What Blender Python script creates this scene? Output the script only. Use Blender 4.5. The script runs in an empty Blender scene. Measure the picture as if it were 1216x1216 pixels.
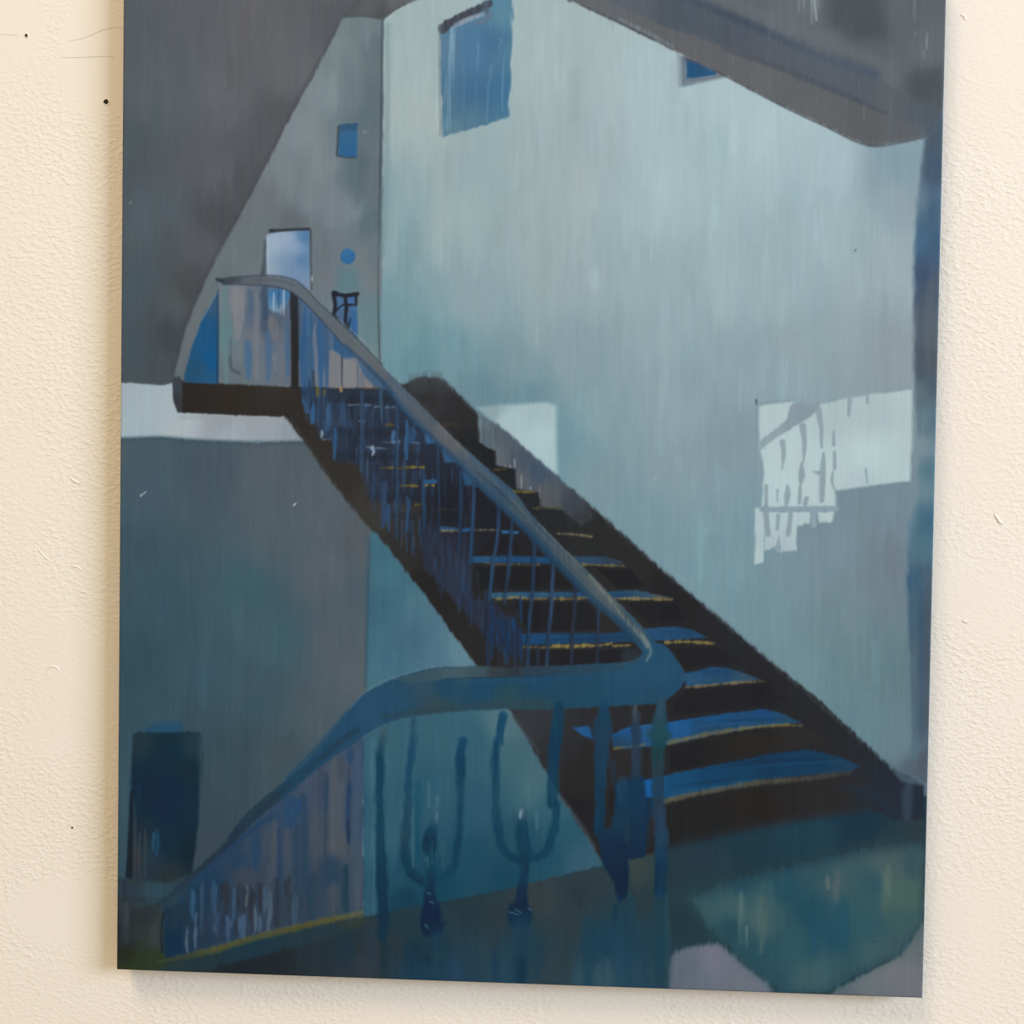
import bpy, bmesh, math, random
import numpy as np
from mathutils import Matrix, Vector

# ------------------------------------------------------------------ camera
SC = bpy.context.scene
COL = SC.collection
F_PX, CX, CY = 1275.0, 608.0, 608.0          # focal length and centre for a 1216 px square frame
PW, PH, PD = 0.60, 0.75, 0.020               # the wooden panel: width, height, depth (m)
PZ = 1.12                                    # height of its lower edge above the floor

def unit(v):
    v = np.array(v, float); return v / np.linalg.norm(v)
R1 = unit((28620, 456, -1275))               # panel's right, seen from the camera (x right, y down, z forward)
R2 = np.array((-868, 58022, 1275.0)); R2 = unit(R2 - R1 * R2.dot(R1))
R3 = np.cross(R1, R2)
def ray(x, y): return np.array(((x - CX) / F_PX, (y - CY) / F_PX, 1.0))
dA, dB = ray(138.5, 1151.5), ray(1095.7, 1186.2)
cA, cB = np.cross(dA, dB), np.cross(R1, dB)
T = -PW * cA.dot(cB) / cA.dot(cA)
P0 = T * dA                                   # lower left front corner of the panel in camera space
# world: x right along the wall, y into the wall (wall face y = 0), z up
ORG = np.array((0.0, -PD, PZ))
def to_world(v): return np.array((v.dot(R1), v.dot(R3), -v.dot(R2)))
cam_loc = ORG + to_world(-P0)
cd = bpy.data.cameras.new('camera')
cd.sensor_width = 36.0; cd.lens = 36.0 * F_PX / 1216.0; cd.clip_start = 0.01
cam = bpy.data.objects.new('camera', cd); COL.objects.link(cam)
ax, ay, az = to_world(np.array((1., 0, 0))), to_world(np.array((0, -1., 0))), to_world(np.array((0, 0, -1.)))
M = Matrix(((ax[0], ay[0], az[0], cam_loc[0]), (ax[1], ay[1], az[1], cam_loc[1]), (ax[2], ay[2], az[2], cam_loc[2]), (0, 0, 0, 1)))
cam.matrix_world = M
SC.camera = cam

def wall_at(x, y, depth=0.0):
    """world x, z of the wall point seen at photo pixel (x, y)"""
    d = to_world(ray(x, y)); t = (-depth - cam_loc[1]) / d[1]
    p = cam_loc + d * t; return p[0], p[2]

# ------------------------------------------------------------------ light
w = bpy.data.worlds.new('room_air'); SC.world = w; w.use_nodes = True
bg = w.node_tree.nodes['Background']; bg.inputs[0].default_value = (1.0, 0.80, 0.54, 1); bg.inputs[1].default_value = 0.45
def area(name, loc, target, size, energy, colour):
    l = bpy.data.lights.new(name, 'AREA'); l.shape = 'RECTANGLE'; l.size, l.size_y = size
    l.energy = energy; l.color = colour
    o = bpy.data.objects.new(name, l); COL.objects.link(o); o.location = loc
    o.rotation_euler = (Vector(target) - Vector(loc)).to_track_quat('-Z', 'Y').to_euler(); return o
MID = (0.30, 0.0, 1.50)
area('warm_ceiling_lamp', (-0.95, -2.35, 5.0), MID, (1.3, 1.3), 92, (1.0, 0.76, 0.50))
area('daylight_window', (4.60, -3.2, 3.1), MID, (2.6, 2.0), 232, (0.84, 1.0, 1.17))
SC.view_settings.view_transform = 'Standard'; SC.view_settings.look = 'None'
SC.view_settings.gamma = 1.0; SC.view_settings.use_curve_mapping = False
SC.view_settings.exposure = 0.0
ILLUM = (1.042, .962, .848)                 # light that reaches the panel, per channel (white card reading)
PAINT_GLOSS = 0.004

# ------------------------------------------------------------------ helpers
def mat(name, colour=(.8, .8, .8), rough=.8, spec=.3):
    m = bpy.data.materials.new(name); m.use_nodes = True
    b = m.node_tree.nodes['Principled BSDF']
    b.inputs['Base Color'].default_value = (*colour, 1); b.inputs['Roughness'].default_value = rough
    b.inputs['Specular IOR Level'].default_value = spec
    return m, m.node_tree, b
def link_obj(name, me, m, parent=None, kind=None, label=None):
    o = bpy.data.objects.new(name, me); COL.objects.link(o)
    if m: me.materials.append(m)
    if parent: o.parent = parent
    if kind: o['kind'] = kind
    if label: o['label'] = label
    return o
def srgb2lin(c):
    c = np.asarray(c) / 255.0
    return np.where(c <= 0.04045, c / 12.92, ((np.maximum(c, 0) + 0.055) / 1.055) ** 2.4)

# ------------------------------------------------------------------ the plastered wall
wm, nt, bs = mat('rough_white_plaster', (0.86, 0.825, 0.77), .85, .25)
N = nt.nodes; L = nt.links
tc = N.new('ShaderNodeTexCoord')
def noise(scale, detail, rough, dist=0.0, vec=None):
    n = N.new('ShaderNodeTexNoise'); n.inputs['Scale'].default_value = scale; n.inputs['Detail'].default_value = detail
    n.inputs['Roughness'].default_value = rough; n.inputs['Distortion'].default_value = dist
    L.new(vec or tc.outputs['Object'], n.inputs['Vector']); return n
def math_node(op, a, b=None, clamp=False):
    n = N.new('ShaderNodeMath'); n.operation = op; n.use_clamp = clamp
    for i, v in enumerate((a, b)):
        if v is None: continue
        if isinstance(v, (int, float)): n.inputs[i].default_value = v
        else: L.new(v, n.inputs[i])
    return n.outputs[0]
def ramp(v, stops):
    r = N.new('ShaderNodeValToRGB'); e = r.color_ramp.elements
    e[0].position, e[0].color = stops[0][0], (stops[0][1],) * 3 + (1,)
    e[1].position, e[1].color = stops[-1][0], (stops[-1][1],) * 3 + (1,)
    for p, c in stops[1:-1]:
        q = e.new(p); q.color = (c, c, c, 1)
    L.new(v, r.inputs[0]); return r.outputs[0]
mp = N.new('ShaderNodeMapping'); mp.inputs['Scale'].default_value = (1.0, 1.0, 1.25); L.new(tc.outputs['Object'], mp.inputs['Vector'])
mpd = N.new('ShaderNodeMapping'); mpd.inputs['Rotation'].default_value = (0, math.radians(-40), 0); mpd.inputs['Scale'].default_value = (0.75, 1, 1.15)
L.new(tc.outputs['Object'], mpd.inputs['Vector'])
lump = noise(150, 2.0, .45, .2)
pit = noise(300, 1.0, .5, .1, mpd.outputs[0])
fine = noise(700, 1.0, .5)
patch = noise(9.0, 2.0, .5, .3)
pits = ramp(pit.outputs['Fac'], [(.44, 0.0), (.80, 1.0)])
hgt = math_node('MULTIPLY', lump.outputs['Fac'], 0.40)
hgt = math_node('ADD', hgt, math_node('MULTIPLY', pits, 0.42))
hgt = math_node('ADD', hgt, math_node('MULTIPLY', fine.outputs['Fac'], 0.16))
# trowelled filler patches are smoother: a soft mask in wall space
pm = ramp(patch.outputs['Fac'], [(.38, .30), (.58, 1.0)])
sep = N.new('ShaderNodeSeparateXYZ'); L.new(tc.outputs['Object'], sep.inputs[0])
def ellipse_mask(px, py, rx, ry):
    x, z = wall_at(px, py)
    dx = math_node('DIVIDE', math_node('SUBTRACT', sep.outputs[0], x), rx); dz = math_node('DIVIDE', math_node('SUBTRACT', sep.outputs[2], z), ry)
    d = math_node('ADD', math_node('MULTIPLY', dx, dx), math_node('MULTIPLY', dz, dz))
    return ramp(d, [(.35, .12), (1.0, 1.0)])
for e in ((112, 60, .034, .055), (10, 20, .035, .022), (70, 1085, .05, .03)):
    pm = math_node('MULTIPLY', pm, ellipse_mask(*e))
bp = N.new('ShaderNodeBump'); bp.inputs['Distance'].default_value = 0.0011
L.new(math_node('MULTIPLY', pm, 0.85), bp.inputs['Strength']); L.new(hgt, bp.inputs['Height']); L.new(bp.outputs[0], bs.inputs['Normal'])
tone = noise(5.0, 3.0, .5); mx = N.new('ShaderNodeMix'); mx.data_type = 'RGBA'
L.new(ramp(tone.outputs['Fac'], [(.35, 0), (.65, 1)]), mx.inputs[0])
mx.inputs[6].default_value = (0.86, 0.815, 0.755, 1); mx.inputs[7].default_value = (0.87, 0.84, 0.79, 1)
L.new(mx.outputs[2], bs.inputs['Base Color'])

bm = bmesh.new()
x0, x1, z0, z1, th = -1.6, 2.2, 0.0, 2.8, 0.12
vs = [bm.verts.new(p) for p in ((x0, 0, z0), (x1, 0, z0), (x1, 0, z1), (x0, 0, z1), (x0, th, z0), (x1, th, z0), (x1, th, z1), (x0, th, z1))]
for f in ((0, 1, 2, 3), (5, 4, 7, 6), (4, 0, 3, 7), (1, 5, 6, 2), (3, 2, 6, 7), (4, 5, 1, 0)): bm.faces.new([vs[i] for i in f])
me = bpy.data.meshes.new('wall_back'); bm.to_mesh(me); bm.free()
wall = link_obj('wall_back', me, wm, kind='structure', label='rough off-white plastered wall behind the painting')

# old nail holes, blisters and chips of the plaster, each a small relief on the wall
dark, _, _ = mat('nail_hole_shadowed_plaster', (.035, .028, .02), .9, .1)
chip, _, _ = mat('plaster_chip', (0.85, 0.82, 0.765), .85, .2)
crackm, _, _ = mat('hairline_crack_dark', (.50, .455, .39), .9, .1)  # darker greyish tan than the plaster around, for the cracks
MMPX = PW / 957.0
def nail_hole(px, py, r, squash=1.0, rot=0.0):
    x, z = wall_at(px, py); r *= MMPX; n = 14; b = bmesh.new()
    prof = ((1.9, -.00002), (1.45, -.00035), (1.08, -.0004), (.95, -.00018), (.55, -.00008), (0.0, -.00006))
    rings = []
    rnd = random.Random(int(px * 7 + py))
    jit = [1 + rnd.uniform(-.14, .14) for _ in range(n)]
    for rr, d in prof[:-1]:
        ring = []
        for i in range(n):
            a = 2 * math.pi * i / n; u, v = math.cos(a) * rr * r * jit[i] * squash, math.sin(a) * rr * r * jit[i]
            ring.append(b.verts.new((x + u * math.cos(rot) - v * math.sin(rot), d, z + u * math.sin(rot) + v * math.cos(rot))))
        rings.append(ring)
    c = b.verts.new((x, prof[-1][1], z))
    for k in range(len(rings) - 1):
        for i in range(n):
            f = b.faces.new((rings[k][i], rings[k][(i + 1) % n], rings[k + 1][(i + 1) % n], rings[k + 1][i])); f.smooth = True
            f.material_index = 0 if k < 2 else 1
    for i in range(n):
        f = b.faces.new((rings[-1][i], rings[-1][(i + 1) % n], c)); f.material_index = 1
    bmesh.ops.recalc_face_normals(b, faces=b.faces)
    m_ = bpy.data.meshes.new('nail_hole'); b.to_mesh(m_); b.free()
    o = link_obj('nail_hole', m_, chip, wall, label='dark empty nail hole'); m_.materials.append(dark); return o
nail_hole(126, 121, 2.9); nail_hole(31.5, 42.5, 2.1, .75, .4); nail_hole(86, 982.5, 1.3)
def ridge(name, pts, wpx, hmm, label, m=chip):
    """a low ridge of plaster along photo points, flattened onto the wall"""
    b = bmesh.new(); P = [Vector((wall_at(*p)[0], 0, wall_at(*p)[1])) for p in pts]; n = len(P); rows = []
    for i, p in enumerate(P):
        t = (P[min(i + 1, n - 1)] - P[max(i - 1, 0)]).normalized(); s = Vector((-t.z, 0, t.x))
        k = math.sin(math.pi * (i + .35) / (n - .3)); wd = wpx * MMPX * (.35 + .65 * k) / 2
        rows.append([b.verts.new(p + s * wd * q + Vector((0, -hmm * .001 * hh * (.4 + .6 * k) - .00002, 0))) for q, hh in ((-1, 0), (-.45, .8), (0, 1), (.45, .7), (1, 0))])
    for i in range(n - 1):
        for j in range(4):
            f = b.faces.new((rows[i][j], rows[i][j + 1], rows[i + 1][j + 1], rows[i + 1][j])); f.smooth = True
    bmesh.ops.recalc_face_normals(b, faces=b.faces)
    m_ = bpy.data.meshes.new(name); b.to_mesh(m_); b.free(); return link_obj(name, m_, m, wall, label=label)
ridge('plaster_chip', [(1181, 611), (1184, 615), (1187, 620), (1190, 622)], 4.5, .9, 'small raised chip of plaster')
ridge('plaster_chip', [(84, 568), (89, 572), (95, 574)], 4, .8, 'small raised chip of plaster')
ridge('plaster_chip', [(45, 652), (52, 660), (60, 667)], 2.5, .5, 'small raised chip of plaster')
ridge('plaster_chip', [(85, 672), (92, 673), (97, 677)], 3, .6, 'small raised chip of plaster')
ridge('plaster_chip', [(1143, 737), (1147, 739), (1150, 737)], 4, .8, 'small raised chip of plaster')
ridge('plaster_chip', [(1141, 17), (1145, 20), (1146, 24)], 3, .6, 'small raised chip of plaster')
ridge('plaster_blister', [(56 + 7 + 7 * math.cos(a), 798 + 7 * math.sin(a)) for a in np.linspace(2.4, 6.6, 9)], 3, .6, 'round blister in the plaster')
ridge('hairline_crack', [(82, 48.5), (95, 46.5), (108, 42), (120, 36.5), (132, 33.5), (146, 32)], .7, .08, 'hairline crack', crackm)
ridge('hairline_crack', [(70, 68), (86, 68.6), (104, 68), (120, 67.2), (136, 67.4)], .7, .08, 'hairline crack', crackm)
ridge('hairline_crack', [(0, 40.5), (10, 41.5), (22, 42)], .6, .06, 'hairline crack', crackm)

# ------------------------------------------------------------------ the painted picture
# The picture is flat: its colours are laid down stroke by stroke on the panel's own paint film (a fine mesh with a
# colour attribute and a real relief of brush marks), then the film is split into the painted things.
OY, CW, CH = 70, 1216, 1290                   # canvas: column = x, row = y + OY
IMG = np.zeros((CH, CW, 3), np.float32); LAB = np.zeros((CH, CW), np.int16); HGT = np.zeros((CH, CW), np.float32)
RNG = np.random.default_rng(11)
_fy = np.fft.fftfreq(CH)[:, None]; _fx = np.fft.rfftfreq(CW)[None, :]
def gn(sx, sy):
    g = np.exp(-2 * math.pi ** 2 * ((_fx * sx) ** 2 + (_fy * sy) ** 2))
    a = np.fft.irfft2(np.fft.rfft2(RNG.standard_normal((CH, CW))) * g, (CH, CW)); return (a / a.std()).astype(np.float32)
N_EDGE, N_STR, N_STR2, N_MOT, N_FINE, N_SOFT = gn(1.2, 4.5), gn(.7, 16), gn(3.5, 45), gn(26, 40), gn(.6, .6), gn(9, 14)
YY, XX = np.mgrid[-OY:CH - OY, 0:CW].astype(np.float32)
PARTS = {}                                    # label id -> (name, parent id or None, text)
def part(name, parent=None, text=None):
    i = len(PARTS) + 1; PARTS[i] = (name, parent, text); return i
def box(pts, pad):
    a = np.array(pts, float)
    return (max(int(a[:, 0].min() - pad), 0), min(int(a[:, 0].max() + pad) + 2, CW),
            max(int(a[:, 1].min() - pad) + OY, 0), min(int(a[:, 1].max() + pad) + 2 + OY, CH))
def field(col, X, Y):
    if not isinstance(col, list): return np.asarray(col, np.float32)
    num = np.zeros(X.shape + (3,), np.float32); den = np.zeros(X.shape, np.float32)
    for x, y, c in col:
        wgt = 1.0 / ((X - x) ** 2 + (Y - y) ** 2 + 60.0) ** 1.6
        num += wgt[..., None] * np.asarray(c, np.float32); den += wgt
    return num / den[..., None]
def comp(sl, sd, col, soft, a, jag, lab, h, dry):
    sd = sd + .6 * jag * N_EDGE[sl] if jag else sd
    m = np.clip(.5 + sd / (2 * soft), 0, 1); m = m * m * (3 - 2 * m)
    hard = m > .5
    m = m * a
    if dry: m = m * np.clip(1 - dry + .9 * dry * (N_STR[sl] + .5), 0, 1)
    IMG[sl] += (col - IMG[sl]) * m[..., None]
    if h: HGT[sl] += h * m * (1 + .35 * N_STR[sl])
    if lab: LAB[sl][hard] = lab
def P(pts, col, soft=1.2, a=1.0, jag=0.0, lab=0, h=0.0, dry=0.0):
    x0, x1, y0, y1 = box(pts, soft * 2 + 3 * jag + 2); sl = np.s_[y0:y1, x0:x1]
    if x1 <= x0 or y1 <= y0: return
    X, Y = XX[sl], YY[sl]; d = np.full(X.shape, 1e9, np.float32); ins = np.zeros(X.shape, bool); n = len(pts)
    for i in range(n):
        (ax, ay), (bx, by) = pts[i], pts[(i + 1) % n]
        ex, ey = bx - ax, by - ay; t = np.clip(((X - ax) * ex + (Y - ay) * ey) / (ex * ex + ey * ey + 1e-9), 0, 1)
        d = np.minimum(d, (X - ax - ex * t) ** 2 + (Y - ay - ey * t) ** 2)
        if ay != by: ins ^= ((ay > Y) != (by > Y)) & (X < ex * (Y - ay) / ey + ax)
    sd = np.sqrt(d); sd[~ins] *= -1
    comp(sl, sd, field(col, X, Y), soft, a, jag, lab, h, dry)
def smooth(pts, k=5):
    a = np.array(pts, float); n = len(a)
    if n < 3: return a
    e = np.vstack([2 * a[0] - a[1], a, 2 * a[-1] - a[-2]]); out = []
    for i in range(n - 1):
        p0, p1, p2, p3 = e[i:i + 4]
        for t in np.linspace(0, 1, k, endpoint=False):
            out.append(.5 * (2 * p1 + (p2 - p0) * t + (2 * p0 - 5 * p1 + 4 * p2 - p3) * t * t + (3 * p1 - p0 - 3 * p2 + p3) * t ** 3))
    out.append(a[-1]); return np.array(out)
def S(pts, wd, col, soft=1.0, a=1.0, jag=0.0, lab=0, h=0.0, dry=0.0, curve=True):
    """brush stroke: points (x, y), one width or one per point, one colour or one per point"""
    n = len(pts); ws = [wd] * n if not isinstance(wd, (list, tuple)) else wd
    cs = [col] * n if not isinstance(col, list) else col
    rows = [tuple(p) + (ws[i],) + tuple(cs[i]) for i, p in enumerate(pts)]
    q = smooth(rows) if curve else np.array(rows, float)
    x0, x1, y0, y1 = box(q[:, :2], max(ws) / 2 + soft * 2 + 3 * jag + 2); sl = np.s_[y0:y1, x0:x1]
    if x1 <= x0 or y1 <= y0: return
    X, Y = XX[sl], YY[sl]; best = np.full(X.shape, -1e9, np.float32); C = np.zeros(X.shape + (3,), np.float32)
    for i in range(len(q) - 1):
        A, B = q[i], q[i + 1]; ex, ey = B[0] - A[0], B[1] - A[1]
        t = np.clip(((X - A[0]) * ex + (Y - A[1]) * ey) / (ex * ex + ey * ey + 1e-9), 0, 1)
        sd = (A[2] + (B[2] - A[2]) * t) / 2 - np.sqrt((X - A[0] - ex * t) ** 2 + (Y - A[1] - ey * t) ** 2)
        u = sd > best; best[u] = sd[u]; C[u] = (A[3:] + (B[3:] - A[3:]) * t[..., None])[u]
    comp(sl, best, C, soft, a, jag, lab, h, dry)
VR = np.random.default_rng(3)
def V(x, y0, y1, wd, col, **k):               # a vertical stroke, slightly wavering and thinner at its ends
    d = k.pop('lean', 0); j = min(wd, 6) * .12; w0 = VR.uniform(.45, .8); w1 = VR.uniform(.4, .75)
    t = (0, .22, .6, 1)
    S([(x + d * u + VR.normal(0, j), y0 + (y1 - y0) * u) for u in t], [wd * w0, wd, wd * VR.uniform(.85, 1.05), wd * w1], col, **k)

# ---- parts of the picture
wallR = part('painted_wall', None, 'tall pale grey-blue stairwell wall')
wallB = part('painted_wall', None, 'narrow grey end wall at the top of the stair')
wallL = part('painted_wall', None, 'dark slate-blue wall low on the left')
wallM = part('painted_wall', None, 'mid-blue wall under the stair flight')
ceil = part('painted_ceiling', None, 'dark grey sloping ceiling')
beam = part('painted_beam', None, 'grey sloping beam across the top right corner')
band = part('painted_landing_wall', None, 'pale strip of wall under the upper landing')
colm = part('painted_column', None, 'blue-grey upright strip at the right edge')
floor_ = part('painted_floor', None, 'dark teal floor with pale reflections')

# ---- large fields
P([(0, -90), (1300, -90), (1300, 1300), (0, 1300)], [
    (470, 60, (153, 172, 174)), (500, 130, (157, 174, 175)), (470, 250, (135, 160, 166)), (468, 400, (112, 146, 158)), (560, 250, (150, 171, 173)),
    (560, 200, (146, 167, 171)), (630, 60, (156, 175, 178)), (640, 200, (153, 170, 173)), (640, 290, (152, 169, 172)), (700, 40, (158, 176, 178)), (760, 100, (160, 180, 184)),
    (700, 190, (155, 172, 176)), (770, 230, (158, 180, 183)), (850, 200, (157, 179, 183)), (850, 110, (163, 184, 189)), (930, 150, (164, 185, 190)), (980, 190, (160, 180, 186)), (1000, 280, (152, 173, 178)),
    (1065, 195, (130, 152, 162)), (1080, 240, (138, 155, 162)), (1070, 320, (150, 166, 170)), (560, 360, (135, 159, 166)), (540, 420, (114, 147, 158)), (500, 430, (104, 141, 155)),
    (570, 465, (105, 136, 149)), (620, 440, (122, 146, 155)), (625, 465, (108, 138, 150)), (680, 430, (132, 154, 161)), (690, 330, (148, 167, 171)), (760, 330, (147, 169, 174)), (800, 400, (143, 165, 171)),
    (900, 340, (147, 169, 174)), (880, 440, (137, 157, 164)), (970, 400, (140, 159, 164)), (1060, 420, (136, 150, 155)), (676, 520, (112, 144, 156)), (720, 500, (132, 156, 163)),
    (720, 570, (124, 148, 157)), (800, 480, (138, 158, 165)), (800, 560, (131, 152, 160)), (760, 610, (122, 148, 158)), (870, 520, (128, 148, 157)), (870, 620, (127, 152, 163)), (850, 680, (128, 155, 165)), (900, 720, (120, 146, 156)),
    (950, 690, (120, 142, 152)), (1000, 640, (117, 137, 147)), (1040, 620, (112, 126, 135)), (1050, 690, (108, 123, 131)), (1000, 720, (112, 133, 141)), (1050, 800, (102, 127, 134)), (1000, 790, (106, 131, 138)), (960, 790, (113, 139, 147)),
    (1020, 860, (106, 133, 143)), (1070, 880, (107, 130, 140)), (1090, 915, (84, 98, 112))], lab=wallR)
# mottled veils of the big wall
for x, y, rx, ry, c, a in ((590, 300, 40, 90, (140, 160, 165), .35), (690, 120, 30, 110, (150, 168, 172), .4), (780, 170, 26, 120, (166, 187, 190), .45), (740, 260, 22, 90, (150, 170, 176), .4),
        (940, 260, 26, 110, (146, 170, 175), .5), (860, 310, 18, 80, (158, 178, 181), .5), (640, 350, 20, 70, (150, 166, 168), .5), (1020, 330, 25, 80, (145, 162, 165), .5), (520, 200, 14, 120, (160, 176, 176), .45),
        (484, 330, 10, 80, (120, 152, 160), .5), (735, 420, 20, 60, (145, 163, 170), .4), (820, 440, 16, 40, (128, 150, 160), .5), (690, 250, 14, 60, (160, 174, 176), .4), (910, 90 + 95, 40, 40, (168, 188, 192), .4)):
    P([(x + rx * math.cos(t), y + ry * math.sin(t)) for t in np.linspace(0, 2 * math.pi, 14)[:-1]], c, soft=rx * .95, a=a)

# end wall, ceiling, landing band
P([(395, 5), (456, 5), (453, 448), (195, 475), (195, 440), (220, 352), (263, 260), (310, 170)], [
    (430, 30, (112, 121, 126)), (445, 60, (98, 108, 114)), (410, 60, (118, 126, 130)), (390, 110, (125, 132, 137)), (418, 110, (110, 121, 126)), (432, 140, (96, 108, 115)), (447, 110, (96, 106, 112)), (360, 160, (124, 130, 136)), (385, 200, (122, 128, 133)),
    (432, 190, (86, 100, 108)), (445, 220, (98, 106, 112)), (445, 180, (103, 110, 115)), (425, 215, (92, 106, 114)), (340, 210, (120, 124, 130)), (310, 235, (108, 111, 117)), (370, 240, (116, 120, 127)), (400, 240, (118, 122, 128)), (420, 250, (120, 128, 133)), (442, 265, (92, 106, 113)), (350, 262, (98, 101, 107)),
    (300, 270, (106, 110, 116)), (290, 300, (104, 110, 115)), (300, 320, (108, 113, 118)), (380, 300, (108, 111, 117)), (390, 330, (112, 114, 120)), (430, 310, (112, 117, 122)), (445, 330, (116, 120, 125)), (412, 335, (96, 118, 126)), (445, 370, (100, 123, 130)), (438, 400, (102, 124, 130)), (425, 425, (120, 126, 130)), (445, 420, (110, 128, 133)),
    (260, 330, (100, 108, 112)), (240, 380, (104, 107, 112)), (215, 440, (98, 102, 108)), (300, 400, (108, 113, 120)), (380, 440, (118, 122, 128)), (440, 450, (120, 122, 128))], soft=1.5, jag=.8, lab=wallB)
for x, y0, y1, wd, c in ((412, 60, 135, 10, (102, 115, 121)), (434, 90, 170, 12, (88, 102, 110)), (426, 200, 240, 5, (80, 96, 104)), (443, 150, 330, 9, (98, 108, 114)), (404, 205, 222, 12, (98, 112, 116)), (437, 235, 275, 8, (86, 101, 109)), (370, 140, 240, 22, (127, 131, 136)), (398, 20, 90, 10, (123, 130, 134)), (352, 200, 260, 14, (112, 116, 122)), (436, 40, 60, 5, (120, 128, 131))):
    V(x, y0, y1, wd, c, soft=wd * .6, a=.6, dry=.3)
P([(130, -90), (428, -90), (423, 0), (412, 16), (407, 20), (379, 77), (354, 122), (329, 170), (304, 220), (283, 258), (262, 297), (249, 322), (235, 354), (219, 393), (206, 452), (205, 458), (130, 455)], [
    (160, -60, (88, 94, 101)), (160, 20, (86, 93, 100)), (230, 10, (92, 97, 104)), (300, 20, (96, 99, 105)), (390, -20, (92, 96, 102)), (400, 20, (86, 91, 97)), (340, 90, (98, 101, 107)), (330, 140, (84, 88, 94)), (270, 120, (98, 102, 109)), (200, 120, (90, 99, 107)), (160, 180, (80, 90, 98)),
    (260, 200, (93, 97, 104)), (290, 215, (82, 86, 92)), (180, 260, (84, 96, 104)), (240, 290, (86, 92, 98)), (262, 270, (76, 80, 86)), (160, 340, (78, 92, 101)), (210, 360, (84, 91, 96)), (225, 350, (74, 79, 84)), (155, 420, (74, 88, 96)), (190, 440, (76, 84, 90)), (206, 400, (68, 76, 82))], soft=1.4, jag=.8, lab=ceil)
P([(423, -90), (660, -90), (545, -20), (490, 0), (455, 23), (428, 18), (405, 20), (412, 14), (423, 0)], [(440, 10, (92, 97, 102)), (470, 0, (98, 101, 104)), (425, -10, (84, 88, 93)), (450, 16, (78, 82, 86)), (540, -40, (100, 103, 107))], soft=1.6, jag=.8, lab=ceil)
S([(412, 17), (423, 0), (425, -40)], 3, (80, 84, 89), soft=2, a=.8)
S([(406, 20), (428, 19), (440, 20), (455, 23)], 3, (78, 82, 86), soft=1.5, a=.8)
S([(456, 20), (474, 8), (492, 0), (520, -14)], 2.5, (82, 88, 92), soft=1.6, a=.8)
S([(281, 258), (328, 168), (353, 120), (378, 75), (406, 20)], 4, (74, 79, 85), soft=2.5, a=.6, jag=.4)
S([(205, 440), (222, 380), (248, 320), (283, 256)], 5, (70, 74, 80), soft=3, a=.55)
S([(212, 440), (228, 390), (246, 342), (268, 300)], 7, (106, 109, 114), soft=2, a=.7, dry=.2)
S([(454, 22), (452, 180), (449, 330), (451, 435)], [3, 2.5, 1.8, 1.4], [(80, 92, 98), (66, 76, 82), (74, 84, 90), (48, 55, 60)], soft=1.0, a=.85, lab=0)
S([(461, 30), (459, 180), (456, 300)], 6, (112, 137, 144), soft=4, a=.5)
P([(130, 455), (160, 455), (190, 458), (207, 455), (212, 490), (345, 493), (362, 524), (300, 524), (220, 521), (190, 518), (130, 520)], [
    (148, 470, (158, 175, 184)), (180, 490, (164, 180, 188)), (160, 515, (160, 178, 187)), (215, 505, (172, 184, 191)), (260, 505, (148, 157, 165)), (270, 515, (158, 168, 176)), (310, 500, (150, 158, 166)), (350, 515, (142, 152, 160))], soft=1.3, jag=.6, lab=band, h=.5)
P([(130, 521), (190, 519), (230, 523), (300, 526), (362, 524), (430, 600), (446, 640), (442, 822), (400, 870), (250, 1020), (195, 1075), (130, 1075)], [
    (160, 535, (74, 91, 101)), (240, 560, (72, 88, 98)), (330, 545, (82, 93, 101)), (380, 590, (86, 96, 103)), (420, 640, (84, 92, 99)), (170, 590, (72, 92, 104)), (330, 640, (80, 95, 103)), (160, 650, (66, 88, 100)), (200, 720, (66, 90, 103)), (300, 700, (70, 98, 110)),
    (330, 760, (72, 100, 111)), (390, 680, (88, 98, 105)), (400, 760, (82, 94, 102)), (415, 800, (86, 97, 104)), (425, 700, (78, 94, 103)), (160, 790, (60, 85, 98)), (250, 800, (66, 92, 105)), (300, 830, (66, 90, 101)), (370, 850, (76, 92, 100)), (160, 850, (62, 88, 101)), (240, 860, (62, 84, 96)), (280, 890, (62, 82, 92)), (330, 900, (68, 84, 92)),
    (150, 950, (64, 90, 103)), (250, 950, (60, 78, 88)), (240, 1000, (60, 76, 86)), (150, 1040, (60, 82, 95))], soft=1.5, jag=.8, lab=wallL)
S([(140, 522), (190, 520), (230, 523), (300, 526), (360, 525)], 5, (62, 80, 91), soft=3, a=.55)
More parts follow.
